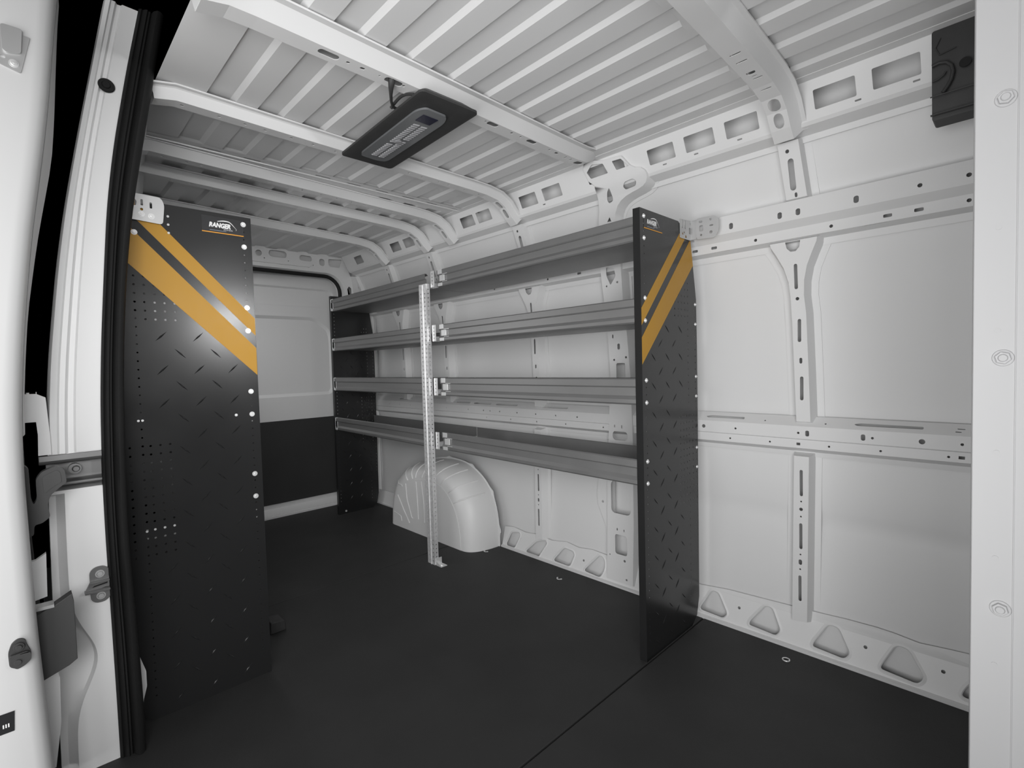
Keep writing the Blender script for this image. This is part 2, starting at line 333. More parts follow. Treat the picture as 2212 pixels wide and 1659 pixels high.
mb.plate([(-1.392, .03), (-1.385, .20), (-1.42, .29), (-1.452, .36), (-1.458, .42), (-1.445, .49), (-1.425, .56), (-1.40, .68), (-1.36, .68), (-1.36, .03)], [circ(-1.425, .38, .006)], .012, ident, .006)
S(mb.build('trim_%d' % n, WHITE, cuts=[1.2, 1.48, 1.58, 1.70, 1.745, 1.79, 1.884], bend=gmap), 'wide white centre pillar with gusset and punched windows behind the near shelf end panel', 'pillar'); n += 1
# ---- roof rail
mb = MB(); A0 = (1.748, 1.884); A1 = (1.800, 1.784)
hs = []
for c in (-.835, -.687, -.985, -.416, -.268, -.125, -1.685, -1.535, -2.145, -2.01, -2.885, -2.73, -3.385, .03):
    hs.append(rrect(c-.054, c+.054, .030, .086, .004, 2))
hs += [rrect(-1.330, -1.222, .018, .082, .004, 2), rrect(-1.195, -1.145, .018, .082, .004, 2)]
for x in (-.855, -.70, -.98, -.36, -.225, -1.6): hs.append(rrect(x-.008, x+.008, .096, .101, .001, 1))
strip(mb, -3.60, XF, A0, A1, hs, .0018)
strip(mb, -3.60, XF, A1, (1.808, 1.775), [])
strip(mb, -3.60, XF, (1.808, 1.775), (1.856, 1.763), [])
strip(mb, -3.60, XF, (1.856, 1.763), (1.862, 1.745), [])
strip(mb, -3.60, XF, (1.718, 1.887), A0, [])
S(mb.build('trim_%d' % n, WHITE), 'white roof side rail with a row of rectangular openings under the ceiling', 'rail'); n += 1
# ---- corrugated roof
mb = MB()
zl, zh = 1.889, 1.898
prof = [(.308, 1.886)]
kmin = -5
for kx in range(kmin, 5):
    d = 1.009+.1435*kx
    if d < .33: continue
    s_ = d+.0725
    prof += [(d-.0015, zl), (d+.0015, zh), (s_-.007, zh), (s_+.007, zl)]
prof = prof[:-2]+[(1.655, zh), (1.668, zl), (1.75, 1.888), (1.88, 1.90)]
def roof(mb, x0, x1, pr):
    k = len(pr); vs = [(x, y, z) for x in (x0, x1) for y, z in pr]
    mb.add(vs, [(i, i+1, k+i+1, k+i) for i in range(k-1)])
flat = [(y, zl) if z > zl else (y, z) for y, z in prof]
roof(mb, .75, -.50, prof)
roof(mb, -.50, -.60, flat); 
roof(mb, -.62, -2.125, prof)
roof(mb, -2.125, -2.15, [(y, z-.002) for y, z in flat]); roof(mb, -2.15, -2.235, flat)
roof(mb, -2.235, -3.72, prof)
for xa, pr2 in ((-.60, 1), (-2.125, 1)):
    for (ya, za), (yb, zb) in zip(prof, prof[1:]):
        pass
def endcap(xa, xb):      # slanted ends of the pressed channels
    k = len(prof); vs = [(xa, y, z) for y, z in prof]+[(xb, y, zz) for (y, z), (_, zz) in zip(prof, flat)]
    mb.add(vs, [(i, i+1, k+i+1, k+i) for i in range(k-1)])
endcap(-.62, -.60); endcap(-2.125, -2.16)
mb.extr([(.31, 1.8885), (.31, 1.884), (1.74, 1.884), (1.74, 1.8885)], -2.172, -2.166)
S(mb.build('ceiling', WHITE, merge=False), 'grey-white corrugated steel roof skin of the van', 'ceiling')
# ---- roof bows
def bow(xa, xb, w_, slope, H, path, holes, name, label, fl=.016, y0=.10, back=.03):
    """hat section following path [(Y,z)] of its lower face; holes in (Y, dx) on the lower face"""
    mb = MB(); ya, yb = path[0][0], path[-1][0]
    xc = lambda y: xa+(xb-xa)*(y-.6)/(1.75-.6)
    P = [Vector(p) for p in path]; N = []
    for i in range(len(P)):
        t = (P[min(i+1, len(P)-1)]-P[max(i-1, 0)]).normalized(); N.append(Vector((-t.y, t.x)))   # outward (up)
    sec = [(-w_/2-.006, H), (-w_/2-.005, H-.002), (-w_/2-.002, 0), (w_/2, 0), (w_/2+slope, H-.006), (w_/2+slope+.004, H-.003), (w_/2+slope+fl, H-.003), (w_/2+slope+fl, H+.002)]
    vs = []
    for p, nn in zip(P, N):
        for dx, hh in sec: q = p+nn*hh; vs.append((xc(p.x)+dx, q.x, q.y))
    k = len(sec)
    mb.add(vs, [(i*k+j, i*k+j+1, (i+1)*k+j+1, (i+1)*k+j) for i in range(len(P)-1) for j in range(k-1) if j != 2])
    for i in range(len(P)-1):
        a, b = P[i], P[i+1]; L = (b-a).length; d = (b-a)/L
        hl = [h for h in holes if a.x+1e-4 < sum(q[0] for q in h)/len(h) < b.x]
        def f(u, v, q, a=a, b=b, d=d, L=L):
            t = (u-a.x)/(b.x-a.x); p = a+(b-a)*t; nn = Vector((-d.y, d.x)); r = p+nn*(.0015-q); return (xc(u)+v, r.x, r.y)
        mb.plate([(a.x, -w_/2-.002), (b.x, -w_/2-.002), (b.x, w_/2), (a.x, w_/2)], hl, .0015, f)
    o = mb.build(name, WHITE); S(o, label, 'roof bow'); return o
def bpath(z=1.85): return [(.305, z-.012), (.36, z), (.42, z), (1.50, z), (1.60, z-.002), (1.675, z-.012), (1.725, z-.037), (1.765, z-.078), (1.80, z-.105)]
def ov(y, x, ly, lx): return rrect(y-ly/2, y+ly/2, x-lx/2, x+lx/2, min(lx, ly)*.45, 3)
b1h = [ov(1.385, 0, .006, .03), ov(1.432, 0, .006, .03), ov(1.505, -.002, .022, .024), ov(1.529, 0, .005, .014), ov(1.545, .004, .006, .026), ov(1.62, .002, .006, .03), ov(1.700, 0, .042, .034), ov(1.745, 0, .034, .028)]
bow(-.530, -.560, .056, .020, .036, bpath(), b1h, 'trim_%d' % n, 'nearest white roof bow at upper right, curving down onto the wall rib'); n += 1
mh = [ov(.595, .002, .055, .022), ov(.647, .004, .010, .009), ov(.688, .005, .014, .010), ov(.739, .006, .006, .006), ov(.783, .006, .055, .024), ov(.815, .008, .009, .009), ov(1.129, .012, .008, .007), ov(1.160, .012, .045, .022), ov(1.253, .010, .011, .009), ov(1.297, .010, .009, .008), ov(1.354, .010, .044, .020), ov(1.455, .010, .010, .009), ov(1.498, .008, .018, .012), ov(1.557, .006, .006, .018), ov(1.590, .004, .006, .018), ov(1.645, 0, .045, .026)]
bow(-1.254, -1.283, .050, .030, .034, [(.305, 1.835), (.36, 1.848), (.42, 1.85), (1.52, 1.85), (1.615, 1.851), (1.675, 1.857), (1.712, 1.873), (1.735, 1.888)], mh, 'trim_%d' % n, 'broad bright roof bow crossing the ceiling above the lamp', fl=.022); n += 1
def dots(seed, a=.35, b=1.6, m=16):
    r = random.Random(seed); return [ov(a+(b-a)*(i+.3+.4*r.random())/m, 0, .010, .008) for i in range(m)]+[ov(1.700, 0, .04, .022), ov(1.745, 0, .034, .02)]
bow(-1.782, -1.812, .044, .010, .036, bpath(), dots(1), 'trim_%d' % n, 'second roof bow back, just behind the lamp', fl=.018); n += 1
bow(-2.246, -2.320, .044, .016, .036, bpath(), dots(2), 'trim_%d' % n, 'third roof bow back, next to the thin roof seam lip', fl=.012); n += 1
bow(-2.492, -2.575, .044, .016, .036, bpath(), dots(3), 'trim_%d' % n, 'fourth roof bow back, between the seam bow and the last bow', fl=.012); n += 1
bow(-2.950, -3.070, .044, .016, .036, bpath(), dots(4), 'trim_%d' % n, 'last roof bow before the rear header', fl=.012); n += 1
# ---- rear frame: header, corner, posts
mb = MB(); rx = -3.65
def inner(off=0.0, y0=.20):
    yc, zc = 1.785+off, 1.765+off; R = .14+off
    pts = []
    for i in range(9):
        a = math.radians(90-90*i/8); pts.append((yc-R+R*math.cos(a), zc-R+R*math.sin(a)))
    return pts
hd = [(.52, 1.765)]+inner()+[(1.79, 0.0), (1.87, 0.0), (1.90, .3), (1.91, 1.0), (1.905, 1.45), (1.87, 1.66), (1.80, 1.86), (1.76, 1.912), (.52, 1.915)]
hh = [rrect(1.16, 1.20, 1.83, 1.87, .018), rrect(1.065, 1.13, 1.83, 1.87, .018), rrect(1.245, 1.365, 1.835, 1.882, .022), rrect(1.455, 1.542, 1.833, 1.872, .018), rrect(1.598, 1.636, 1.812, 1.862, .015), rpoly([(1.665, 1.868), (1.772, 1.876), (1.75, 1.812), (1.67, 1.812)], .012), circ(1.215, 1.82, .004), circ(1.375, 1.818, .004), circ(1.55, 1.808, .004), rpoly([(1.822, 1.68), (1.84, 1.665), (1.838, 1.56), (1.818, 1.56), (1.812, 1.62), (1.808, 1.66)], .006)]
mb.plate(hd, hh, .003, lambda y, z, q: (rx+q, y, z))
# return flange towards the seal
inn = [(.52, 1.765)]+inner()+[(1.785, 0.0)]; inn2 = [(.52, 1.750)]+inner(-.014)+[(1.772, 0.0)]
kk = len(inn); vs = [(rx+.003, y, z) for y, z in inn]+[(rx-.055, y, z) for y, z in inn2]+[(rx-.10, y, z) for y, z in inn2]
mb.add(vs, [(j*kk+i, j*kk+i+1, (j+1)*kk+i+1, (j+1)*kk+i) for j in range(2) for i in range(kk-1)])
mb.extr([(1.772, 1.790), (1.772, 1.800)][:0] or [(.55, 1.790), (.55, 1.80), (1.52, 1.80), (1.52, 1.790)], rx+.003, rx+.016)
mb.box(rx-.05, rx-.045, .56, 1.80, 1.80, 1.90)
S(mb.build('trim_%d' % n, WHITE), 'white rear door frame with oval holes in its header', 'door frame'); n += 1
mb = MB()
pressed(mb, [(-3.63, .9), (-3.565, .9), (-3.545, 1.45), (-3.555, 1.66), (-3.575, 1.745), (-3.66, 1.76)], [circ(-3.585, 1.665, .006)], .03, wallmap(), .008, .02)
pressed(mb, [(-3.66, .02), (-3.56, .02), (-3.56, .9), (-3.63, .9)], [], .03, wallmap(), .008, .02)
S(mb.build('trim_%d' % n, WHITE), 'narrow white corner post between rear frame and side wall', 'post'); n += 1
# sill beneath the rear doors
mb = MB()
mb.extr([(0, .0), (0, .018), (-.02, .022), (-.10, .085), (-.16, .09), (-.16, 0)], .50, 1.80, fn=lambda t, a, b: (-3.74+a, t, b))
mb.extr([(.004, .0), (.004, .012), (-.004, .012), (-.004, 0)], .50, 1.80, fn=lambda t, a, b: (-3.735+a, t, b))
S(mb.build('trim_%d' % n, WHITE), 'pale painted threshold below the rear doors', 'sill'); n += 1
# rear seal
mb = MB()
pts = [(-3.690, .56, 1.747)]+[(-3.690, y, z) for y, z in inner(-.018)]+[(-3.690, 1.767, z) for z in (1.5, 1.3, 1.0, .5, .02)]
mb.tube(pts, .0145, 8)
tag(mb.build('door_seal', RUB, smooth=60), 'black rubber seal running round the top and side of the rear door opening', 'door seal')
# ---- rear doors (two leaves), pressed inner panels and black lower board
def leaf(ya, yb, name, label):
    r = S(thing(name, label, 'door', (-3.80, (ya+yb)/2, .03)), label, 'door')
    mb = MB(); X = -3.80
    f = lambda y, z, q: (X+q, y, z)
    def ring(l, a, b, qa, qb):     # groove between two loops
        k = len(a); vs = [f(u, v, qa) for u, v in a]+[f(u, v, qb) for u, v in b]
        mb.add(vs, [(i, (i+1) % k, k+(i+1) % k, k+i) for i in range(k)])
    yc0, yc1 = ya+.015, yb
    o = rrect(ya, yb, .03, 1.80, .05)
    p1 = rpoly([(ya+.03, 1.57), (ya+.03, 1.632), (ya+.08, 1.662), (yb-.08, 1.662), (yb-.04, 1.638), (yb-.03, 1.60), (yb-.03, .10), (ya+.03, .10)], .03, 3)
    p2 = offset(p1, -.012)
    p3 = rpoly([(ya+.08, .86), (ya+.06, 1.40), (ya+.08, 1.447), (yb-.19, 1.447), (yb-.07, 1.36), (yb-.055, 1.28), (yb-.055, .89), (yb-.08, .855), (ya+.11, .855)], .05, 4)
    p4 = offset(p3, -.022)
    mb.plate(o, [p1], .03, f, -.03)
    ring(0, p1, p2, 0, -.012)
    mb.plate(p2, [p3], .003, f, -.015)
    ring(0, p3, p4, -.012, -.026)
    mb.plate(p4, [], .003, f, -.029)
    mb.box(X-.0135, X-.010, ya+.03, yb-.03, 1.525, 1.531)
    base(mb.build('door_panel', WHITE), r)
    mb = MB(); mb.plate(rrect(ya+.015, yb-.012, .085, .672, .004), [], .006, f, .001)
    mb.plate(rrect(ya+.015, yb-.012, .672, .684, .002), [], .004, f, .001)
    tag(base(mb.build('lower_board', DOORB, bevel=.001), r), 'black lower trim board')
leaf(.968, 1.80, 'door_1', 'right leaf of the rear doors, white above a black lower board')
leaf(.56, .962, 'door_2', 'left leaf of the rear doors, hidden behind the left shelf end panel')
# ---- passenger side inner wall behind the left end panel and roof side
mb = MB()
LP = [(.11, -.05), (.11, .4), (.11, 1.0), (.13, 1.3), (.17, 1.6), (.22, 1.76), (.31, 1.885)]
vs = [(x, y+dy, z) for x, dy in ((-3.80, .24), (-1.86, 0)) for y, z in LP]; k = len(LP)
mb.add(vs, [(i, i+1, k+i+1, k+i) for i in range(k-1)])
S(mb.build('wall_left', WHITE), 'white side wall behind the left end panel, ending at the sliding door opening', 'wall')
# ================================================================== wheel arch
def resample(l, m):
    P = [Vector(p) for p in l]; s = [0]
    for a, b in zip(P, P[1:]): s.append(s[-1]+(b-a).length)
    o = []; j = 0
    for i in range(m+1):
        t = s[-1]*i/m
        while j < len(P)-2 and s[j+1] < t: j += 1
        u = (t-s[j])/max(1e-9, s[j+1]-s[j]); q = P[j].lerp(P[j+1], min(1, max(0, u))); o.append((q.x, q.y))
    return o
def smooth_loop(l, it=3):
    for _ in range(it):
        l = [l[0]]+[((l[i-1][0]+2*l[i][0]+l[i+1][0])/4, (l[i-1][1]+2*l[i][1]+l[i+1][1])/4) for i in range(1, len(l)-1)]+[l[-1]]
    return l
m_ = 48
outer = smooth_loop(resample([(-3.035, 0), (-3.03, .12), (-3.01, .27), (-2.93, .37), (-2.83, .42), (-2.68, .450), (-2.54, .462), (-2.42, .455), (-2.31, .415), (-2.23, .36), (-2.175, .29), (-2.145, .19), (-2.135, .08), (-2.135, 0)], m_))
inn_ = smooth_loop(resample([(-2.968, 0), (-2.955, .13), (-2.90, .22), (-2.80, .31), (-2.70, .345), (-2.58, .36), (-2.46, .355), (-2.38, .325), (-2.32, .27), (-2.275, .20), (-2.25, .1), (-2.245, 0)], m_))
root = thing('wheel_arch', 'white domed wheel arch with pressed ribs on the floor against the wall', 'wheel arch', (-2.58, 1.85, 0))
mb = MB(); K = 14; rings = []
def archp(i, t):      # i along the outline, t 0 at the wall .. 1 at the inner face
    th = t*math.pi/2; ins = (1-math.cos(th)**.75); dep = math.sin(th)**.85
    o, q = outer[i], inn_[i]
    return Vector((o[0]+(q[0]-o[0])*ins, 1.93-.193*dep, max(0, o[1]+(q[1]-o[1])*ins)))
for j in range(K+1): rings.append([archp(i, j/K) for i in range(m_+1)])
vs = [p for r in rings for p in r]; k = m_+1
mb.add(vs, [(j*k+i, j*k+i+1, (j+1)*k+i+1, (j+1)*k+i) for j in range(K) for i in range(k-1)])
cap = rings[-1]; cb = [Vector((p.x, 1.737, 0)) for p in cap]
mb.add(cap+cb, [(i, i+1, k+i+1, k+i) for i in range(k-1)])
base(mb.build('dome', WHITE, smooth=50), root)
# weld flange with ears
mb = MB()
fo = offset(outer[1:-1], .001); fl = []
for i, p in enumerate(outer):
    c_ = Vector((-2.58, .12)); d_ = (Vector(p)-c_).normalized(); e = .010+(.012 if i % 7 == 3 else 0)
    fl.append((p[0]+d_.x*e, p[1]+d_.y*e))
lo = [(p[0], p[1]) for p in fl]+[(p[0], p[1]) for p in reversed(outer)]
mb.plate([q for q in lo], [], .002, lambda x, z, q: (x, 1.931-q, max(0, z)))
for i in range(3, m_, 7):
    if 8 < i: mb.cyl((fl[i][0]-.0, 1.9285, fl[i][1]-.008), (0, -1, 0), .004, .0012, 8)
base(mb.build('weld_flange', WHITE), root)
# pressed beads
def bead(pts, r=.0045):
    q = []
    for a, b in zip(pts, pts[1:]):
        for s_ in range(6): q.append((a[0]+(b[0]-a[0])*s_/6, a[1]+(b[1]-a[1])*s_/6))
    q.append(pts[-1]); P = []
    for u, t in q:
        i = int(u*m_); f_ = u*m_-i; i = min(i, m_-1); P.append(archp(i, t).lerp(archp(i+1, t), f_))
    mb = MB(); mb.tube(P, r, 6); base(mb.build('rib', WHITE, smooth=60), root)
for u in (.44, .50, .60, .66, .73, .79): bead([(u, .12), (u-.005, .5), (u-.012, .80), (u-.02, .97)])
def flatbead(pts, r=.004):
    P = []
    for a, b in zip(pts, pts[1:]):
        for s_ in range(5): P.append((a[0]+(b[0]-a[0])*s_/5, 1.7375, a[1]+(b[1]-a[1])*s_/5))
    mb.tube(P, r, 6)
for k_ in range(1): pass
bead([(.22, .55), (.24, .85), (.27, .99)]); bead([(.30, .35), (.32, .75), (.34, .99)]); bead([(.36, .25), (.38, .75), (.39, .99)])
mb = MB()      # inner skirt: straight face under the dome, beads fanning down
sk = [(p.x, p.z) for p in cap]
mb.plate(sk, [], .002, lambda x, z, q: (x, 1.737-q, z))
for a in ([(-2.90, .21), (-2.83, .12), (-2.77, .05), (-2.79, .035)], [(-2.80, .30), (-2.79, .20), (-2.74, .09), (-2.725, .085)], [(-2.68, .33), (-2.67, .20), (-2.665, .06)], [(-2.62, .34), (-2.60, .20), (-2.60, .05)], [(-2.955, .09), (-2.87, .075), (-2.86, .035)]):
    P = []
    for p, q in zip(a, a[1:]):
        for s_ in range(4): P.append((p[0]+(q[0]-p[0])*s_/4, 1.7345, p[1]+(q[1]-p[1])*s_/4))
    m2 = MB(); m2.tube(P, .0035, 6); base(m2.build('rib', WHITE, smooth=60), root)
base(mb.build('side_skirt', WHITE, smooth=50), root)

# ================================================================== shelf end panels
OUT = [(0, 0), (.336, 0), (.378, .03), (.398, .10), (.405, .90), (.405, 1.10), (.402, 1.285), (.380, 1.408), (.362, 1.508), (.266, 1.566), (0, 1.566)]
def panel_holes(mask=True):
    hs = []; BZ = (1.541, 1.467, 1.264, 1.187, .982, .905, .701, .624)
    sq = lambda d, z, r: hs.append(circ(d, z, r, 6))
    z = 1.5155
    for i in range(58):
        z = 1.5165-.0254*i
        if all(abs(z-b) > .010 for b in BZ) and z > .03 and not (.99 < z < 1.21): sq(.024, z, .0026)
    for i in range(50):
        z = 1.216-.0254*i
        if z > .06: sq(.330, z, .0028 if not (.49 < z < .85) else .0034)
    for z0, nr, cols in ((1.341, 6, (.230, .256, .281, .306, .330)), (.8335, 14, (.261, .286, .3105, .361))):
        for r in range(nr):
            for d in cols:
                z = z0-.0254*r
                if z0 > 1 and z > 1.03+1.065*d-.006: continue      # covered by the tape
                if z0 > 1 and abs(d-.330) < .002 and z < 1.23: continue
                sq(d, z, .0034)
    for i in range(40):
        z = 1.24-.0254*i
        if z > .25 and all(abs(z-b) > .011 for b in BZ) : sq(.388, z, .0028)
    return hs
def diamond_marks():
    o = []
    for i in range(14):
        for d in (.075, .172, .270):
            z = 1.163-.1019*i
            if z > 1.03+1.06*d-.045 or z < .03: continue
            if d > .26 and .49 < z < .86: continue
            o.append((d, z, 1))
        for d in (.124, .222, .318):
            z = 1.111-.1003*i
            if z > 1.03+1.06*d-.045 or z < .03 or d > .3: continue
            o.append((d, z, -1))
    return o
def end_panel(root, f, sgn, full=True):
    """f(d,z,n): d from the aisle edge towards the wall, n proud of the sheet"""
    mb = MB(); mb.plate(OUT, panel_holes() if full else [circ(d, z, .003, 6) for d in (.23, .256, .281, .306) for z in [1.34-.0254*i for i in range(10)]], .0016, f, -.0016)
    L, W, H = .0215, .0026, .0020
    for d, z, s in diamond_marks():
        # '/' as seen with the aisle edge on the right for s=1
        u = Vector((-.70, .71*1.0)).normalized() if s > 0 else Vector((.70, .71)).normalized()
        if s > 0: u = Vector((-.72*sgn*sgn, .70)); u.normalize(); u.x = -u.x if False else u.x
        v = Vector((-u.y, u.x)); c = Vector((d, z))
        p = [c+u*L, c+v*W, c-u*L, c-v*W]; top = [c+u*L*.35, c-u*L*.35]
        vs = [f(q.x, q.y, 0.0) for q in p]+[f(q.x, q.y, H) for q in top]
        mb.add(vs, [(0, 1, 5, 4)[:4] if False else (0, 1, 4), (1, 2, 5), (1, 5, 4), (2, 3, 5), (3, 0, 4), (3, 4, 5)])
    pn = base(mb.build('end_panel', BLACK, smooth=0, merge=False), root)
    mb = MB()      # folded edges
    mb.box(0, .0016, 0, 1.566, -.027, -.0016, fn=lambda d, z, n: f(d, z, n))
    mb.box(.0016, .266, 1.5645, 1.566, -.018, -.0016, fn=lambda d, z, n: f(d, z, n))
    mb.box(.0016, .336, 0, .0016, -.027, -.0016, fn=lambda d, z, n: f(d, z, n))
    mb.box(.4035, .405, .90, 1.10, -.018, -.0016, fn=lambda d, z, n: f(d, z, n))
    e = mb.build('folded_edge', BLACK); e.parent = pn; e.matrix_parent_inverse = pn.matrix_parent_inverse.copy(); e.matrix_parent_inverse = Matrix.Identity(4)
    return pn
def sub(o, par):
    """third level: parent's world matrix is identity because of its parent-inverse"""
    o.parent = par; return o
def bolt(f, d, z, par, r=.0068, name='bolt'):
    mb = MB(); c = Vector(f(d, z, 0)); n = (Vector(f(d, z, 1))-c).normalized()
    mb.cyl(c, n, r*1.15, .0012, 14); mb.cyl(c+n*.0012, n, r*.95, .0020, 14, r2=r*.80)
    mb.cyl(c+n*.0032, n, r*.55, .0022, 6, r2=r*.5)
    return sub(mb.build(name, ZINC, smooth=35), par)
def tapes(f, par):
    for i, (a, b, m1, m2, dm) in enumerate(((1.171, 1.229, 1.065, 1.065, .345), (1.037, 1.129, 1.067, 1.055, .402))):
        top = lambda d: 1.5655 if d < .266 else 1.566-(d-.266)*.604
        if i == 0: out = [(.001, a), (.001, b), (.297, 1.5455), (.332, 1.5245)]
        else: out = [(.001, a), (.001, b), (.353, 1.505), (.3605, 1.507), (.371, 1.454), (.379, 1.410), (.3745, 1.410)]
        mb = MB(); mb.plate(out, [], .0004, f, .0001)
        tag(sub(mb.build('stripe_tape', YEL, smooth=0), par), 'yellow diagonal stripe')
BZ = (1.541, 1.467, 1.264, 1.187, .982, .905, .701, .624)
def text_mesh(txt, size, fnmap, mtl, par, name, shear=.25, bold=.0, track=1.0):
    cu = bpy.data.curves.new('t', 'FONT'); cu.body = txt; cu.size = size; cu.offset = bold; cu.shear = shear; cu.space_character = track; cu.resolution_u = 3
    o = bpy.data.objects.new('t', cu); C.objects.link(o); bpy.context.view_layer.update()
    me = bpy.data.meshes.new_from_object(o.evaluated_get(bpy.context.evaluated_depsgraph_get()))
    bpy.data.objects.remove(o)
    mb = MB(); mb.add([fnmap(v.co.x, v.co.y) for v in me.vertices], [tuple(p.vertices) for p in me.polygons])
    bpy.data.meshes.remove(me)
    return sub(mb.build(name, mtl, smooth=0), par)
def logo(f, par, mirror):
    """mirror: +1 when d grows to the viewer's right"""
    d0, d1 = .024, .146
    g = (lambda s, z, n: f(d0+s, z, n)) if mirror > 0 else (lambda s, z, n: f(d1-s, z, n))
    mb = MB(); mb.plate([(0, 1.500), (d1-d0, 1.500), (d1-d0, 1.553), (0, 1.553)], [], .0006, g, .0002)
    tag(sub(mb.build('logo_plate', DPRINT, smooth=0), par), 'small black name plate')
    mb = MB(); mb.plate([(0, 1.5005), (d1-d0, 1.5005), (d1-d0, 1.5035), (0, 1.5035)], [], .0003, g, .0009)
    tag(sub(mb.build('underline', ORNG, smooth=0), par), 'orange line under the name')
    mb = MB(); mb.plate([(.022, 1.5085), (.070, 1.5085), (.070, 1.5098), (.022, 1.5098)], [], .0002, g, .0009)
    sub(mb.build('small_rule', BLUE, smooth=0), par)
    text_mesh('RANGER', .0200, lambda x, y: g(.020+x*.80, 1.5195+y, .0012), PRINT, par, 'lettering', .22, .0011, 1.0)
    text_mesh('DESIGN', .0062, lambda x, y: g(.062+x, 1.5125+y, .0012), PRINT, par, 'small_lettering', .22, .0, 1.3)
    mb = MB(); P = []
    for t in range(21):
        u = t/20; P.append((.045+.054*u, 1.5385+.0045*math.sin(math.pi*min(1, u*1.1))-.020*max(0, u-.62)**1.5*3.2-.001*u))
    P.append((.1005, 1.519)); P.append((.0985, 1.5165))
    up = offset_line = []
    w0 = [.0004+.0012*math.sin(math.pi*min(1, i/(len(P)-1)*1.0+.12)) for i in range(len(P))]
    vs = []
    for i, p in enumerate(P):
        a = Vector(P[max(i-1, 0)]); b = Vector(P[min(i+1, len(P)-1)]); t = (b-a).normalized(); nn = Vector((-t.y, t.x))
        for s in (1, -1): q = Vector(p)+nn*s*w0[i]; vs.append(g(q.x, q.y, .0012))
    mb.add(vs, [(2*i, 2*i+1, 2*i+3, 2*i+2) for i in range(len(P)-1)])
    tag(sub(mb.build('van_outline', PRINT, smooth=0), par), 'white van roof outline over the lettering')

# ------------------------------------------------------------------ long shelving unit on the far wall
XN, XP, XFAR = -.947, -2.18, -3.425
Yf = lambda x: 1.510+(-.947-x)*.0275
unit = thing('shelving_unit', 'long four-tier metal shelving unit with black end panels along the van wall', 'shelving', (-2.2, 1.70, 0))
fN = lambda d, z, n: (-.920+n, 1.510+d, z)
pn = end_panel(unit, fN, 1); tag(pn, 'black end panel nearest the partition, with yellow stripes and name plate')
tapes(fN, pn); logo(fN, pn, 1)
for z in BZ: bolt(fN, .024, z, pn)
for z in (1.264, 1.187, .982, .905, .701, .624): bolt(fN, .391, z, pn, .0055)
bolt(fN, .020, .906+.003, pn, .003) if False else None
fF = lambda d, z, n: (-3.452+n, Yf(-3.43)+.004+d*.80, z)
pf = end_panel(unit, fF, 1, full=True); tag(pf, 'black end panel at the rear doors')
mb = MB(); 
for z in (.02,): mb.cyl((-3.45+.0, Yf(-3.43)+.055, z), (1, 0, 0), .007, .004, 10)
sub(mb.build('bolt', ZINC), pf)
h = .088
def sheet(path, t):
    P = [Vector(p) for p in path]; N = []
    for i in range(len(P)):
        a = (P[i]-P[max(i-1, 0)]); b = (P[min(i+1, len(P)-1)]-P[i])
        a = a if a.length > 1e-8 else b; b = b if b.length > 1e-8 else a
        n1 = Vector((-a.y, a.x)).normalized(); n2 = Vector((-b.y, b.x)).normalized(); m = (n1+n2).normalized(); N.append(m/max(.5, m.dot(n1)))
    return [tuple(p) for p in P]+[tuple(p+nn*t) for p, nn in zip(reversed(P), reversed(N))]
lip = [(.020, h-.010), (.012, h-.001), (.004, h), (0, h-.004), (0.000, h-.026), (.003, h-.030), (.009, h-.031), (.009, .030), (.003, .022), (0, .018), (0, .006), (.004, .001), (.010, 0), (.020, 0)]
def shelf(xa, xb, ta, tb, zb, hh, root, far=True):
    g = (lambda x, a, b: (x, Yf(x)+a, zb+b)) if far else (lambda x, a, b: (x, .573-a, zb+b))
    s_ = hh/h
    mb = MB(); mb.extr(sheet([(a, b*s_) for a, b in lip], .0012), xa, xb, fn=g)
    lp = mb.build('front_lip', SHELF, smooth=25)
    mb = MB()
    tray = [(.016, .001), (.060, .001), (.062, .003), (.290, .003), (.292, .004), (.292, hh-.012), (.288, hh-.010)]
    mb.extr(sheet(tray, -.0012), ta, tb, fn=g)
    tr = base(mb.build('shelf', SHELF, smooth=25), root)
    sub(lp, tr)
    return tr
def clip(x, zb, hh, par, big=True):
    y = Yf(x); s_ = hh/h
    mb = MB()
    mb.box(x-.060, x-.030, y-.010, y-.008, zb+.002*s_, zb+(h-.001)*s_)
    for zz in (.018, .036, .054, .072): mb.box(x-.048, x-.042, y-.0106, y-.0100, zb+zz*s_-.002, zb+zz*s_+.002, 1)
    mb.box(x-.006, x+.028, y-.004, y-.002, zb+.064*s_, zb+.087*s_)
    mb.box(x+.004, x+.042, y+.000, y+.006, zb+.028*s_, zb+.058*s_)
    mb.box(x-.006, x+.030, y-.004, y-.002, zb+.002*s_, zb+.018*s_)
    mb.box(x+.03, x+.070, y-.0035, y-.0015, zb+.060*s_, zb+.0625*s_)
    mb.box(x+.03, x+.070, y-.0035, y-.0015, zb+.0215*s_, zb+.024*s_)
    for zz in (.018, .036, .054, .072): pass
    return sub(mb.build('end_clip', [ZINC, PLAS], bevel=.0006), par)
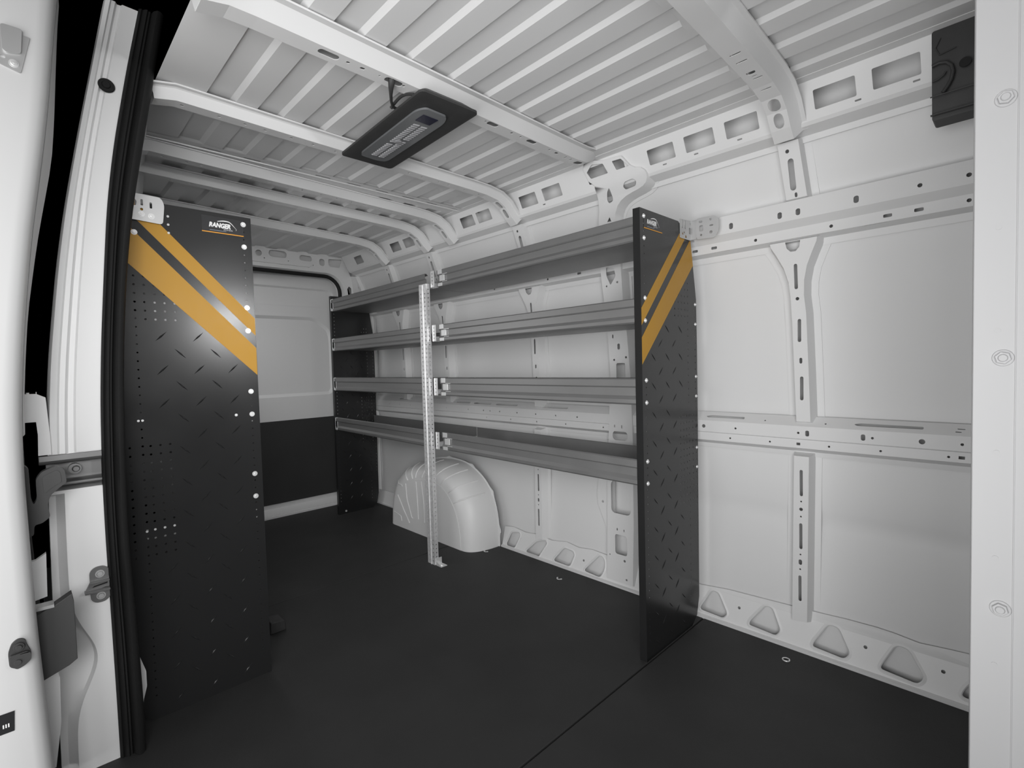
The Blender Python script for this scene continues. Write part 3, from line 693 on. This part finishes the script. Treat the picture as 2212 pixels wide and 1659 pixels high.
for zb, zt in ((1.455, 1.541), (1.177, 1.264), (.897, .990), (.616, .708)):
    tr = shelf(-2.125, XN, -2.190, XN, zb, zt-zb, unit); clip(-2.105, zb, zt-zb, tr)
    tr2 = shelf(XFAR, -2.235, XFAR, -2.196, zb, zt-zb, unit)
    mb = MB()
    y = Yf(XFAR); hh = zt-zb
    mb.box(XFAR-.018, XFAR-.006, y-.003, y-.001, zb+.004, zb+.024); mb.box(XFAR-.018, XFAR-.006, y-.003, y-.001, zb+hh-.026, zb+hh-.002)
    mb.box(XFAR-.018, XFAR-.014, y-.003, y-.001, zb+.024, zb+hh-.026); mb.box(XFAR-.006, XFAR+.016, y-.002, y+.001, zb+hh-.006, zb+hh)
    mb.box(XFAR-.004, XFAR+.010, y-.002, y, zb+.001, zb+.016); mb.box(XFAR+.010, XFAR+.016, y-.001, y+.001, zb+.016, zb+hh-.03)
    sub(mb.build('end_clip', [GALV], bevel=.0006), tr2)
    mb = MB(); mb.box(-2.205, -2.195, Yf(-2.2)+.02, Yf(-2.2)+.30, zb+.004, zb+.03)
    sub(mb.build('centre_bracket', GALV), tr2)
# perforated middle post
mb = MB(); ph = 1.478; px0, px1, py = -2.245, -2.181, 1.514
mid = (px0+px1)/2
for xa, xb, hx in ((px0, mid, px0+.0145), (mid, px1, px1-.0145)):
    hs = [rrect(hx-.004, hx+.004, .02+.022*i-.004, .02+.022*i+.004, .0015, 1) for i in range(65)]
    mb.plate([(xa, 0), (xb, 0), (xb, ph), (xa, ph)], hs, .0018, lambda x, z, q: (x, py-q, z))
mb.extr([(mid-.004, py-.0017), (mid-.0005, py-.0055), (mid+.002, py-.0055), (mid+.004, py-.0017)], 0, ph-.004, fn=lambda t, a, b: (a, b, t))
po = base(mb.build('support_post', GALV), unit); tag(po, 'perforated galvanised middle post')
for sx, nm in ((px0, -1), (px1, 1)):
    mb = MB(); hs = []
    for i in range(66):
        z = .02+.022*i
        if z < ph-.01: hs.append(rrect(py+.008, py+.014, z-.0035, z+.0035, .0015, 1))
    mb.plate([(py, 0), (py+.022, 0), (py+.022, ph), (py, ph)], hs, .0018, lambda y, z, q, sx=sx, nm=nm: (sx-nm*q, y, z))
    sub(mb.build('post_flange', GALV), po)
mb = MB()
mb.box(px1, px1+.050, py+.002, py+.040, 0, .003); mb.box(px1, px1+.003, py+.002, py+.040, 0, .035)
mb.add([(px1+.003, py+.002, .003), (px1+.05, py+.002, .003), (px1+.003, py+.002, .022)], [(0, 1, 2)]); mb.cyl((px1+.03, py+.02, .003), (0, 0, 1), .006, .004, 6)
tag(sub(mb.build('foot_plate', ZINC), po), 'bright foot bracket bolted to the floor')
# wall bracket near end
mb = MB()
hb = [rrect(.012, .018, .04, .070, .002, 1), rrect(.025, .031, .04, .070, .002, 1), rrect(.044, .056, .060, .067, .003), rrect(.040, .060, .028, .050, .003), rrect(.048, .060, .008, .014, .002), circ(.015, .018, .005, 6), circ(.028, .012, .005, 6)]
mb.plate(rrect(-.002, .072, 0, .078, .003), [], .0001, lambda u, v, q: (0, 0, 0)) if False else None
hb = [rrect(.014, .022, .038, .070, .002, 1), rrect(.036, .044, .038, .070, .002, 1), rrect(.078, .098, .060, .067, .003), rrect(.070, .102, .024, .048, .004), rrect(.088, .110, .004, .011, .002), circ(.020, .018, .005, 6), circ(.045, .010, .006, 6), circ(.032, .024, .004, 6)]
mb.plate(rpoly([(0, 0), (.125, .0), (.125, .078), (0, .070)], .004), hb, .002, lambda u, v, q: (-.9185+q, 1.784+u, 1.506+v))
h2 = [rrect(.010, .023, .060, .068, .003), rrect(.012, .026, .028, .050, .004), rrect(.050, .064, .040, .046, .003), rrect(.050, .058, .062, .070, .003), circ(.018, .014, .004, 8), circ(.055, .018, .006, 8)]
mb.plate(rpoly([(0, 0), (.070, -.004), (.084, .02), (.084, .062), (.070, .078), (0, .078)], .010), h2, .002, lambda u, v, q: (-.893+u, 1.868-q+u*.06, 1.506+v))
mb.box(-.9185, -.893, 1.866, 1.868, 1.508, 1.58)
base(tag(mb.build('wall_bracket', BRKT), 'punched steel bracket tying the near end panel to the wall'), unit)

# ------------------------------------------------------------------ end panel of the shelving on the near side
unit2 = thing('shelving_unit', 'shelving seen end-on as a tall black panel with yellow stripes beside the sliding door seal', 'shelving', (-1.85, .38, 0))
fL = lambda d, z, n: (-1.842+n, .575-d, z)
pl2 = end_panel(unit2, fL, 1); tapes(fL, pl2); logo(fL, pl2, -1)
for z in BZ: bolt(fL, .024, z, pl2, .0072)
bolt(fL, .322, 1.469, pl2, .007); bolt(fL, .073, .906, pl2, .004)
for d, z in ((.327, .912), (.337, .912), (.331, .578), (.286, .580), (.3105, .580), (.261, .580), (.236, 1.53), (.236, 1.505), (.236, 1.48)):
    mb = MB(); c = fL(d, z, 0); mb.cyl(c, (1, 0, 0), .0035, .001, 8)
    sub(mb.build('rivet', BRKT), pl2)
mb = MB()
br = rpoly([(.240, 1.505), (.240, 1.582), (.322, 1.580), (.330, 1.560), (.324, 1.500)], .010)
mb.plate(br, [rrect(.271, .277, 1.548, 1.566, .002, 2), rrect(.293, .299, 1.543, 1.561, .002, 2), rpoly([(.243, 1.545), (.243, 1.567), (.256, 1.567), (.262, 1.558), (.260, 1.546)], .003), circ(.273, 1.537, .004, 8)], .002, lambda y, z, q: (-1.834+q, y, z))
b2 = base(tag(mb.build('wall_bracket', BRKT), 'pale steel bracket at the top of the left end panel'), unit2)
for y, z in ((.272, 1.523), (.296, 1.520)):
    mb = MB(); mb.cyl((-1.832, y, z), (1, 0, 0), .0085, .001, 14); mb.cyl((-1.831, y, z), (1, 0, 0), .006, .004, 6); mb.cyl((-1.827, y, z), (1, 0, 0), .003, .003, 8)
    sub(mb.build('bolt', ZINC), b2)
mb = MB(); mb.box(-1.841, -1.838, .225, .258, 1.543, 1.570); sub(mb.build('pad', WOOD), b2)
mb = MB(); mb.extr([(.0, .0), (.06, .0), (.055, .042), (.004, .046)], -2.16, -2.09, fn=lambda x, a, b: (x, .655+a, .002+b))
base(tag(mb.build('post_foot', PLAS, bevel=.003), 'dark foot block on the floor behind the end panel'), unit2)

for zb, zt in ((1.455, 1.541), (1.177, 1.264), (.897, .990), (.616, .708)): shelf(-3.20, -1.872, -3.20, -1.872, zb, zt-zb, unit2, False)
# ------------------------------------------------------------------ ceiling lamp
lamp = thing('ceiling_lamp', 'black rectangular LED work lamp hanging under the roof with a grey lens', 'lamp', (-1.46, .945, 1.85))
def lmap(u, v, n):      # u 0..1 from rear to front, v 0..1 across; n up
    a = Vector((-1.738, .856, 0)).lerp(Vector((-1.188, .832, 0)), u); b = Vector((-1.738, 1.060, 0)).lerp(Vector((-1.184, 1.038, 0)), u)
    p = a.lerp(b, v); return (p.x, p.y, 1.816+n)
def rr01(m, r=.03, ry=.07, q=4):
    o = []
    for cx, cy, a0 in ((1-m-r, 1-m*2.4-ry, 0), (m+r, 1-m*2.4-ry, 90), (m+r, m*2.4+ry, 180), (1-m-r, m*2.4+ry, 270)):
        for i in range(q+1): a = math.radians(a0+90*i/q); o.append((cx+r*math.cos(a), cy+ry*math.sin(a)))
    return o
rg = [(rr01(.10), .004), (rr01(.02), 0.0), (rr01(.0), .003), (rr01(0), .010), (rr01(.012), .014), (rr01(.055), .034)]
mb = MB(); k = len(rg[0][0]); vs = []
for l, n_ in rg: vs += [lmap(u, v, n_) for u, v in l]
mb.add(vs, [(j*k+i, j*k+(i+1) % k, (j+1)*k+(i+1) % k, (j+1)*k+i) for j in range(len(rg)-1) for i in range(k)]+[tuple(range(k)), tuple(range((len(rg)-1)*k, len(rg)*k))])
base(mb.build('housing', PLAS, smooth=35), lamp)
mb = MB()
lo = rpoly([(.105, .26), (.095, .56), (.12, .74), (.80, .74), (.87, .66), (.875, .28), (.82, .20), (.14, .22)], .06, 4)
mb.plate(lo, [], .006, lambda u, v, n: lmap(u, v, .003-n), 0)
ln = base(mb.build('lens', LENS, smooth=35), lamp); tag(ln, 'grey translucent lens panel')
mb = MB()
for i in range(22):
    u = .165+.0245*i
    for v0, v1 in ((.37, .475), (.505, .61)):
        if (i in (9,) and v0 < .4) or (i == 12 and v0 > .4): continue
        a, b = u, u+.015
        sk_ = .006
        vs = [lmap(a, v0, -.0035), lmap(b, v0, -.0035), lmap(b+sk_, v1, -.0035), lmap(a+sk_, v1, -.0035)]
        vt = [lmap(a+.004, v0+.015, -.0065), lmap(b-.004, v0+.015, -.0065), lmap(b-.004+sk_, v1-.015, -.0065), lmap(a+.004+sk_, v1-.015, -.0065)]
        mb.add(vs+vt, [(4, 5, 6, 7), (0, 1, 5, 4), (1, 2, 6, 5), (2, 3, 7, 6), (3, 0, 4, 7)])
c = lmap(.44, .49, -.004); mb.cyl(c, (0, 0, -1), .012, .004, 12)
sub(mb.build('led_cups', LENS2, smooth=0), ln)
mb = MB(); mb.plate([(.735, .33), (.735, .58), (.815, .60), (.815, .34)], [], .0015, lambda u, v, n: lmap(u, v, -.0035-n))
sub(mb.build('sensor_window', SENS, smooth=0), ln)
mb = MB(); pts = []
a = Vector((-1.262, .835, 1.852)); pth = [a, a+Vector((-.015, -.012, -.025)), a+Vector((-.05, -.012, -.030)), a+Vector((-.10, .0, -.022)), a+Vector((-.13, .03, -.012))]
P2 = [Vector((-1.247, .775, 1.866)), Vector((-1.249, .775, 1.848)), Vector((-1.262, .780, 1.838)), Vector((-1.285, .793, 1.832)), Vector((-1.315, .812, 1.832)), Vector((-1.345, .835, 1.834)), Vector((-1.355, .87, 1.836))]
mb.tube(P2, [.010, .010, .0075, .005, .0045, .0045, .0045], 8)
base(mb.build('cable', PLAS, smooth=60), lamp)
mb = MB(); P3 = [Vector((-1.355+.11*t, .835+.010*t, 1.834+.016*math.sin(math.pi*t))) for t in [i/10 for i in range(11)]]; mb.tube(P3, .0045, 8)
base(mb.build('cable_loop', PLAS, smooth=60), lamp)
mb = MB()
for x in (-1.30, -1.62): mb.box(x-.01, x+.01, .94, 1.0, 1.846, 1.886)
mb.box(-1.66, -1.262, .93, .97, 1.849, 1.853)
base(mb.build('hanger', PLAS), lamp)

# ------------------------------------------------------------------ partition edge at the right
part = thing('partition_post', 'tall white steel partition post with three bolts at the right edge', 'partition', (.03, 1.21, 0))
mb = MB()
mb.plate([(-.0675, .0), (.16, .0), (.16, 1.93), (-.0675, 1.93)], [circ(-.036, 1.265, .0001)][:0], .003, lambda x, z, q: (x, 1.203-q, z), 0)
mb.extr([(1.2, -.0675), (1.2035, -.0675), (1.2035, -.071), (1.225, -.074), (1.225, -.0715), (1.2, -.0705)], 0, 1.93, fn=lambda t, a, b: (b, a, t))
mb.box(-.0715, -.0685, 1.203, 1.26, 0, 1.93)
mb.box(-.0185, -.0170, 1.1985, 1.2005, 0, 1.93)
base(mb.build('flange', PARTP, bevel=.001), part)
for z in (1.472, 1.038, .602):
    mb = MB(); c = Vector((-.033, 1.2, z))
    mb.cyl(c, (0, -1, 0), .0145, .0022, 24, r2=.0135); mb.cyl(c+Vector((0, -.0022, 0)), (0, -1, 0), .0112, .005, 6, r2=.0105); mb.cyl(c+Vector((0, -.0072, 0)), (0, -1, 0), .0068, .003, 16, r2=.0055)
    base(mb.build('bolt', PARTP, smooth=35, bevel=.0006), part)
for z in (1.26, 1.085, .875, .69, .50):
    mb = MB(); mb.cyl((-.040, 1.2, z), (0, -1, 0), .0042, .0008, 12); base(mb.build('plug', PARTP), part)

# ------------------------------------------------------------------ dark bracket at the roof, right
rb = thing('roof_bracket', 'dark grey moulded bracket hanging at the roof beside the white post', 'bracket', (-.10, 1.76, 1.90))
mb = MB()
face = rrect(-.188, .06, 1.662, 1.885, .006)
mb.plate(face, [], .06, lambda x, z, q: (x, 1.800-q+(.02*(1.72-z)/.06 if z < 1.72 else 0), z))
base(mb.build('body', PLAS, bevel=.003), rb)
for a, b, c_, d in ((1.7375, 1.7400, 1.7165, 1.719), (1.742, 1.752, 1.672, 1.674)):
    mb = MB(); mb.box(-.190, .062, a, b, c_, d); base(mb.build('ridge', GREY), rb)
for P, r_ in (([(-.187, 1.7395, 1.797), (-.172, 1.7395, 1.800), (-.158, 1.7395, 1.796), (-.148, 1.7395, 1.784), (-.145, 1.7395, 1.768), (-.148, 1.7395, 1.75), (-.156, 1.7395, 1.734), (-.165, 1.7395, 1.722)], .0045),
    ([(-.186, 1.7395, 1.757), (-.174, 1.7395, 1.759), (-.164, 1.7395, 1.765), (-.159, 1.7395, 1.773)], .0025), ([(-.170, 1.740, 1.862), (-.180, 1.740, 1.84), (-.172, 1.740, 1.82), (-.14, 1.740, 1.826)], .0015)):
    mb = MB(); mb.tube(P, r_, 8); base(mb.build('moulded_rib', PLAS, smooth=60), rb)
mb = MB(); mb.cyl((-.122, 1.7405, 1.781), (0, -1, 0), .012, .0015, 20, r2=.0118); base(tag(mb.build('cap', RUB), 'round black cap'), rb)

# ------------------------------------------------------------------ floor screws and rings
def screw(name, x, y, r, label, ring=False):
    mb = MB()
    if ring:
        P = [(x+r*math.cos(t), y+r*math.sin(t), .002) for t in [2*math.pi*i/24 for i in range(25)]]; mb.tube(P, .0022, 6)
        mb.cyl((x, y, 0), (0, 0, 1), r*.75, .0012, 16, mi=1)
    else:
        P = [(x+.012*math.cos(t), y+.012*math.sin(t), .002) for t in [math.pi*(1.0+1.0*i/10) for i in range(11)]]; mb.tube(P, .0018, 6)
        mb.cyl((x-.012, y, 0), (0, 0, 1), .004, .003, 8); mb.cyl((x+.012, y, 0), (0, 0, 1), .004, .003, 8)
    o = mb.build(name, [ZINC, RUB], smooth=50); tag(o, label, 'floor ring')
screw('floor_ring', -.581, 1.849, .011, 'oval bright ring in the floor right of the near end panel', True)
screw('floor_ring', -1.590, 1.826, .01, 'small bright tie ring on the floor below the sill openings')
screw('floor_ring', -2.129, 1.824, .01, 'small bright tie ring on the floor right of the wheel arch')

# ------------------------------------------------------------------ door opening: rear jamb, seal, striker, sliding door
def interp(tab, z):
    if z <= tab[0][0]: return tab[0][1]
    for (a, ya), (b, yb) in zip(tab, tab[1:]):
        if z <= b: return ya+(yb-ya)*(z-a)/(b-a)
    (a, ya), (b, yb) = tab[-2:]; return yb+(yb-ya)/(b-a)*(z-b)
def resc(tab, s): return [((z-1.05)*s+1.05, y*s) for z, y in tab]
SO = resc([(.008, .154), (.307, .152), (.656, .149), (.861, .152), (1.065, .160), (1.336, .180), (1.637, .205), (1.68, .215), (1.892, .249), (2.044, .279)], 1.75/1.9)
SI = resc([(-.026, .218), (.21, .215), (.573, .203), (.854, .208), (1.133, .218), (1.412, .241), (1.553, .259), (1.77, .298), (2.073, .350)], 1.75/1.9)
JO = [(.0, .024), (.48, .027), (.75, .032), (1.008, .039), (1.241, .063), (1.418, .084), (1.661, .126), (1.918, .175)]
ZS = [.0+i*.05 for i in range(39)]+[1.93]
interp0 = interp
def interp(tab, z): return sum(interp0(tab, z+d) for d in (-.12, -.08, -.04, 0, .04, .08, .12))/7
# jamb panel: faces the opening, curved slightly
mb = MB()
cols = [(0.0, -1.80), (0.0, -1.745), (.04, -1.728), (.16, -1.722), (.20, -1.727), (.30, -1.727), (.36, -1.737), (.46, -1.737), (.50, -1.730), (1.0, -1.732), (1.12, -1.76)]
def jy(z, t):
    a, b = interp(JO, z), interp(SO, z); return a+(b+.004-a)*t
def jrows(zs_):
    vs = []
    for z in zs_:
        for t, x in cols: vs.append((x, jy(z, t), z))
    k = len(cols); return vs, [(i*k+j, i*k+j+1, (i+1)*k+j+1, (i+1)*k+j) for i in range(len(zs_)-1) for j in range(k-1)]
v_, f_ = jrows([.852]+[.905+.05*i for i in range(24)]); mb.add(v_, f_)
# lower half: swage that bulges towards the seal
def low():
    vs = []; zz = [.0+.015*i for i in range(50)]+[.754]
    for z in zz:
        bul = .42*math.exp(-((z-.30)/.10)**2)+.22
        for t, x in [(0, -1.82), (0, -1.765), (bul*.55, -1.765), (bul, -1.752), (bul+.05, -1.735), (1.0, -1.732), (1.12, -1.76)]: vs.append((x, jy(z, min(t, 1.12)), z))
    return vs, [(i*7+j, i*7+j+1, (i+1)*7+j+1, (i+1)*7+j) for i in range(len(zz)-1) for j in range(6)]
v_, f_ = low(); mb.add(v_, f_)
for z0, z1, a, b in ((.845, .852, -1.732, -1.74), (.748, .756, -1.75, -1.735)):
    mb.box(-1.82, -1.735, jy(z0, 0), jy(z0, 1.05), z0, z1)
S(mb.build('trim_%d' % n, JAMB, smooth=40), 'white rear jamb of the sliding door opening, left of the black seal', 'door jamb'); n += 1
# recessed track between the two halves of the jamb
tr = thing('door_track', 'grey metal door track recessed across the jamb with a round roller end', 'door track', (-1.78, .1, .76))
mb = MB(); mb.box(-1.80, -1.775, .030, .152, .762, .846)
mb.extr([(-1.775, .770), (-1.738, .770), (-1.738, .776), (-1.752, .781), (-1.775, .781)], .040, .152, fn=lambda t, a, b: (a, t, b))
mb.extr([(-1.775, .826), (-1.742, .826), (-1.734, .830), (-1.730, .836), (-1.730, .850), (-1.775, .850)], .017, .152, fn=lambda t, a, b: (a, t, b))
base(mb.build('channel', MIDG, bevel=.001), tr)
mb = MB(); mb.cyl((-1.775, .086, .806), (1, 0, 0), .0135, .020, 20); mb.cyl((-1.755, .088, .806), (1, 0, 0), .0085, .008, 20, r2=.006)
base(mb.build('roller_stop', MIDG, smooth=40), tr)
# seal: outer ribbed lip + inner bulb
mb = MB()
prof = [(0, -1.745), (0.0, -1.728), (.10, -1.722), (.16, -1.726), (.24, -1.719), (.32, -1.716), (.38, -1.722), (.44, -1.720), (.50, -1.726), (.56, -1.712), (.68, -1.702), (.82, -1.704), (.95, -1.715), (1.0, -1.735), (1.0, -1.76)]
vs = []; zz = [.0]+[.02+.04*i for i in range(52)]
for z in zz:
    a, b = interp(SO, z), interp(SI, z)
    for t, x in prof: vs.append((x, a+(b-a)*t, z))
k = len(prof); mb.add(vs, [(i*k+j, i*k+(j+1) % k, (i+1)*k+(j+1) % k, (i+1)*k+j) for i in range(len(zz)-1) for j in range(k)]+[tuple(range(k)), tuple(range((len(zz)-1)*k, len(zz)*k))])
tag(mb.build('door_seal', RUB, smooth=60), 'thick black rubber door seal curving up the sliding door opening, at the left', 'door seal')
# white strips of inner pillar seen beside the seal, top and bottom
mb = MB()
vs = []; zz = [1.50+.04*i for i in range(10)]
for z in zz:
    a = interp(SI, z); b = max(a+.004, .308-(1.885-z)*.55 if z > 1.6 else a+.004); vs += [(-1.785, a-.02, z), (-1.785, b, z), (-1.87, b+.002, z)]
mb.add(vs, [(i*3+j, i*3+j+1, (i+1)*3+j+1, (i+1)*3+j) for i in range(len(zz)-1) for j in range(2)])
mb.plate(rpoly([(.188, -.02), (.200, -.02), (.2065, .10), (.2165, .14), (.2165, .185), (.2055, .225), (.197, .262), (.190, .262)], .004), [], .01, lambda y, z, q: (-1.80+q, y, z))
S(mb.build('trim_%d' % n, JAMB, smooth=40), 'thin white pillar edge showing between the seal and the load space', 'pillar'); n += 1
# rubber plug
mb = MB(); c = Vector((-1.726, .195, 1.823))
mb.cyl(c, (1, 0, 0), .0185, .003, 24, r2=.0165); mb.cyl(c+Vector((.003, -.001, 0)), (1, 0, 0), .010, .0035, 20, r2=.008)
o = mb.build('rubber_plug', RUB, smooth=40); tag(o, 'round black rubber plug high on the white jamb at the left', 'plug')
# striker
st = thing('door_striker', 'grey steel striker plate with two screws on the lower jamb, beside the seal', 'striker', (-1.722, .12, .49))
f = lambda y, z, q: (-1.731+q, y, z)
mb = MB(); mb.plate(rrect(.100, .142, .444, .541, .019, 6), [], .004, f)
mb.plate([(.0885, .478), (.100, .503), (.140, .510), (.140, .486), (.110, .480)], [], .008, f)
mb.box(-1.731, -1.708, .0885, .140, .478, .483); mb.box(-1.731, -1.714, .100, .140, .501, .505)
base(mb.build('plate', MIDG, bevel=.0012), st)
mb = MB(); mb.plate([(.104, .489), (.136, .493), (.136, .497), (.108, .493)], [], .001, f, .0082); sub(mb.build('slot', RUB), st.children[0])
for z in (.462, .521):
    mb = MB(); c = Vector((-1.727, .1215, z)); mb.cyl(c, (1, 0, 0), .0100, .0015, 18); mb.cyl(c+Vector((.0015, 0, 0)), (1, 0, 0), .0075, .003, 18, r2=.006)
    mb.cyl(c+Vector((.0045, 0, 0)), (1, 0, 0), .003, .0006, 8); base(mb.build('screw', BRKT, smooth=40), st)
# white body pieces seen in the gap behind the jamb
mb = MB(); sc1 = lambda X, X0: (lambda y, z, q: (X+q, y*X/X0, 1.05+(z-1.05)*X/X0)); f = sc1(-1.735, -1.95)
mb.plate([(-.03, 1.004), (.023, 1.003), (.0415, .992), (.046, .88), (.046, .83), (.019, .83), (.021, .887), (.019, .925), (-.03, .925)], [], .02, f)
mb.cyl((-1.725, .005, 1.008), (0, 0, 1), .003, .004, 8); mb.cyl((-1.725, .0205, 1.006), (0, 0, 1), .001, .007, 6)
mb.plate([(.015, -.05), (.031, .072), (.034, .20), (.024, .245), (-.03, .245), (-.03, -.05)], [], .015, sc1(-1.66, -1.92))
mb.plate([(-.03, .43), (.019, .439), (.022, .56), (.0, .545), (-.03, .54)], [], .015, sc1(-1.66, -1.92))
S(mb.build('trim_%d' % n, JAMB), 'bright white body pieces seen in the narrow gap behind the jamb', 'van body part'); n += 1
# ------------------------------------------------------------------ sliding door, pushed open along the outside
DE = [(.0, .014), (.289, .006), (.407, -.002), (.666, -.007), (.917, -.010), (1.065, -.002), (1.263, .016), (1.465, .040), (1.569, .060), (1.776, .079), (1.95, .10)]
sd = S(thing('door_3', 'white edge of the opened sliding door at the far left', 'door', (-1.5, -.08, .0)), 'white edge of the opened sliding door at the far left', 'door')
mb = MB(); zz = [.02+.05*i for i in range(39)]
sec = [(-.16, -1.53), (-.155, -1.505), (-.14, -1.50), (-.030, -1.500), (-.016, -1.503), (-.006, -1.512), (0.0, -1.53), (-.004, -1.545), (-.004, -2.60), (-.16, -2.60)]
vs = []
for z in zz:
    a = interp(DE, z)
    for dy, x in sec: vs.append((x, a+dy, z))
k = len(sec); mb.add(vs, [(i*k+j, i*k+(j+1) % k, (i+1)*k+(j+1) % k, (i+1)*k+j) for i in range(len(zz)-1) for j in range(k)]+[tuple(range(k)), tuple(range((len(zz)-1)*k, len(zz)*k))])
base(mb.build('door_shell', WHITE_DIM, smooth=50), sd)
mb = MB(); vs = []
for z in zz[18:]:
    a = interp(DE, z)
    vs += [(-1.56, a-.006, z), (-1.552, a+.001, z), (-1.60, a+.004+.012*max(0, 1-abs(z-1.55)/.35), z), (-1.62, a+.001, z)]
mb.add(vs, [(i*4+j, i*4+j+1, (i+1)*4+j+1, (i+1)*4+j) for i in range(len(zz[18:])-1) for j in range(3)])
base(mb.build('edge_flange', WHITE_DIM, smooth=50), sd)
f = lambda y, z, q: (-1.500+q, y, z)
mb = MB(); mb.plate(rpoly([(-.003, 1.78), (-.003, 1.706), (.038, 1.694), (.056, 1.775)], .004), [rrect(.007, .016, 1.716, 1.722, .003)], .003, lambda y, z, q: (-1.500+q, y-.012, z))
mp = base(mb.build('latch_plate', BRKT, bevel=.0008), sd)
mb = MB(); mb.plate(rpoly([(.011, 1.785), (.012, 1.732), (.018, 1.728), (.040, 1.733), (.044, 1.785)], .006), [], .006, lambda y, z, q: (-1.497+q, y-.012, z)); sub(mb.build('raised_pad', BRKT, bevel=.002), mp)
mb = MB(); c = Vector((-1.497, .016, 1.711)); mb.cyl(c, (1, 0, 0), .008, .0015, 18); mb.cyl(c+Vector((.0015, 0, 0)), (1, 0, 0), .0055, .003, 14, r2=.0045); mb.cyl(c+Vector((.0045, 0, 0)), (1, 0, 0), .002, .0008, 6)
sub(mb.build('screw', ZINC, smooth=40), mp)
mb = MB(); mb.plate(rpoly([(-.051, .470), (-.045, .488), (-.035, .495), (-.024, .491), (-.021, .475), (-.016, .462), (-.016, .448), (-.025, .438), (-.038, .432), (-.050, .440)], .006, 4), [], .008, f)
mb.plate(rpoly([(-.049, .466), (-.022, .468), (-.016, .462), (-.016, .448), (-.025, .439), (-.038, .434), (-.048, .444)], .004, 3), [], .008, f, .008)
mb.cyl((-1.492, -.034, .479), (1, 0, 0), .009, .004, 16); mb.cyl((-1.488, -.034, .479), (1, 0, 0), .005, .004, 12)
mb.cyl((-1.484, -.037, .449), (1, 0, 0), .006, .002, 12)
tag(base(mb.build('latch', PLAS, bevel=.0012, smooth=40), sd), 'black latch guide')
mb = MB(); mb.plate([(-.075, .3425), (-.047, .3425), (-.049, .30), (-.075, .30)], [], .0006, lambda y, z, q: (-1.4995+q, y, z)); lb = base(tag(mb.build('sticker', DPRINT), 'dark sticker'), sd)
mb = MB()
for i in range(3): mb.plate([(-.066+.004*i, .312), (-.064+.004*i, .312), (-.064+.004*i, .320), (-.066+.004*i, .320)], [], .0003, lambda y, z, q: (-1.4988+q, y, z))
sub(mb.build('sticker_print', PRINT, smooth=0), lb)
mb = MB(); f = lambda y, z, q: (-1.64+q, y, z)
mb.plate(rpoly([(-.03, .850), (-.010, .848), (-.002, .838), (-.001, .765), (.003, .752), (.009, .765), (.009, .811), (.019, .827), (.045, .838), (.060, .828), (.063, .795), (.046, .782), (.032, .768), (.027, .748), (.030, .718), (.015, .706), (.002, .705), (-.0, .68), (-.03, .68)], .006, 3), [], .025, f)
mb.plate(offset(rpoly([(.020, .815), (.045, .828), (.052, .822), (.054, .798), (.040, .790), (.022, .775)], .004, 3), 0), [], .002, f, .025)
tag(base(mb.build('roller_arm', GREY, bevel=.002, smooth=40), sd), 'dark grey curved roller arm')
mb = MB(); mb.plate([(-.012, .505), (.0265, .520), (.058, .538), (.0605, .52), (.0610, .380), (.046, .370), (-.009, .350)], [], .03, lambda y, z, q: (-1.60+q, y, z))
lc = base(tag(mb.build('lower_cover', GREY, bevel=.001), 'dark square cover of the lower door arm'), sd)
mb = MB(); mb.box(-1.60, -1.568, -.012, .026, .517, .524); sub(mb.build('cover_lip', BRKT), lc)
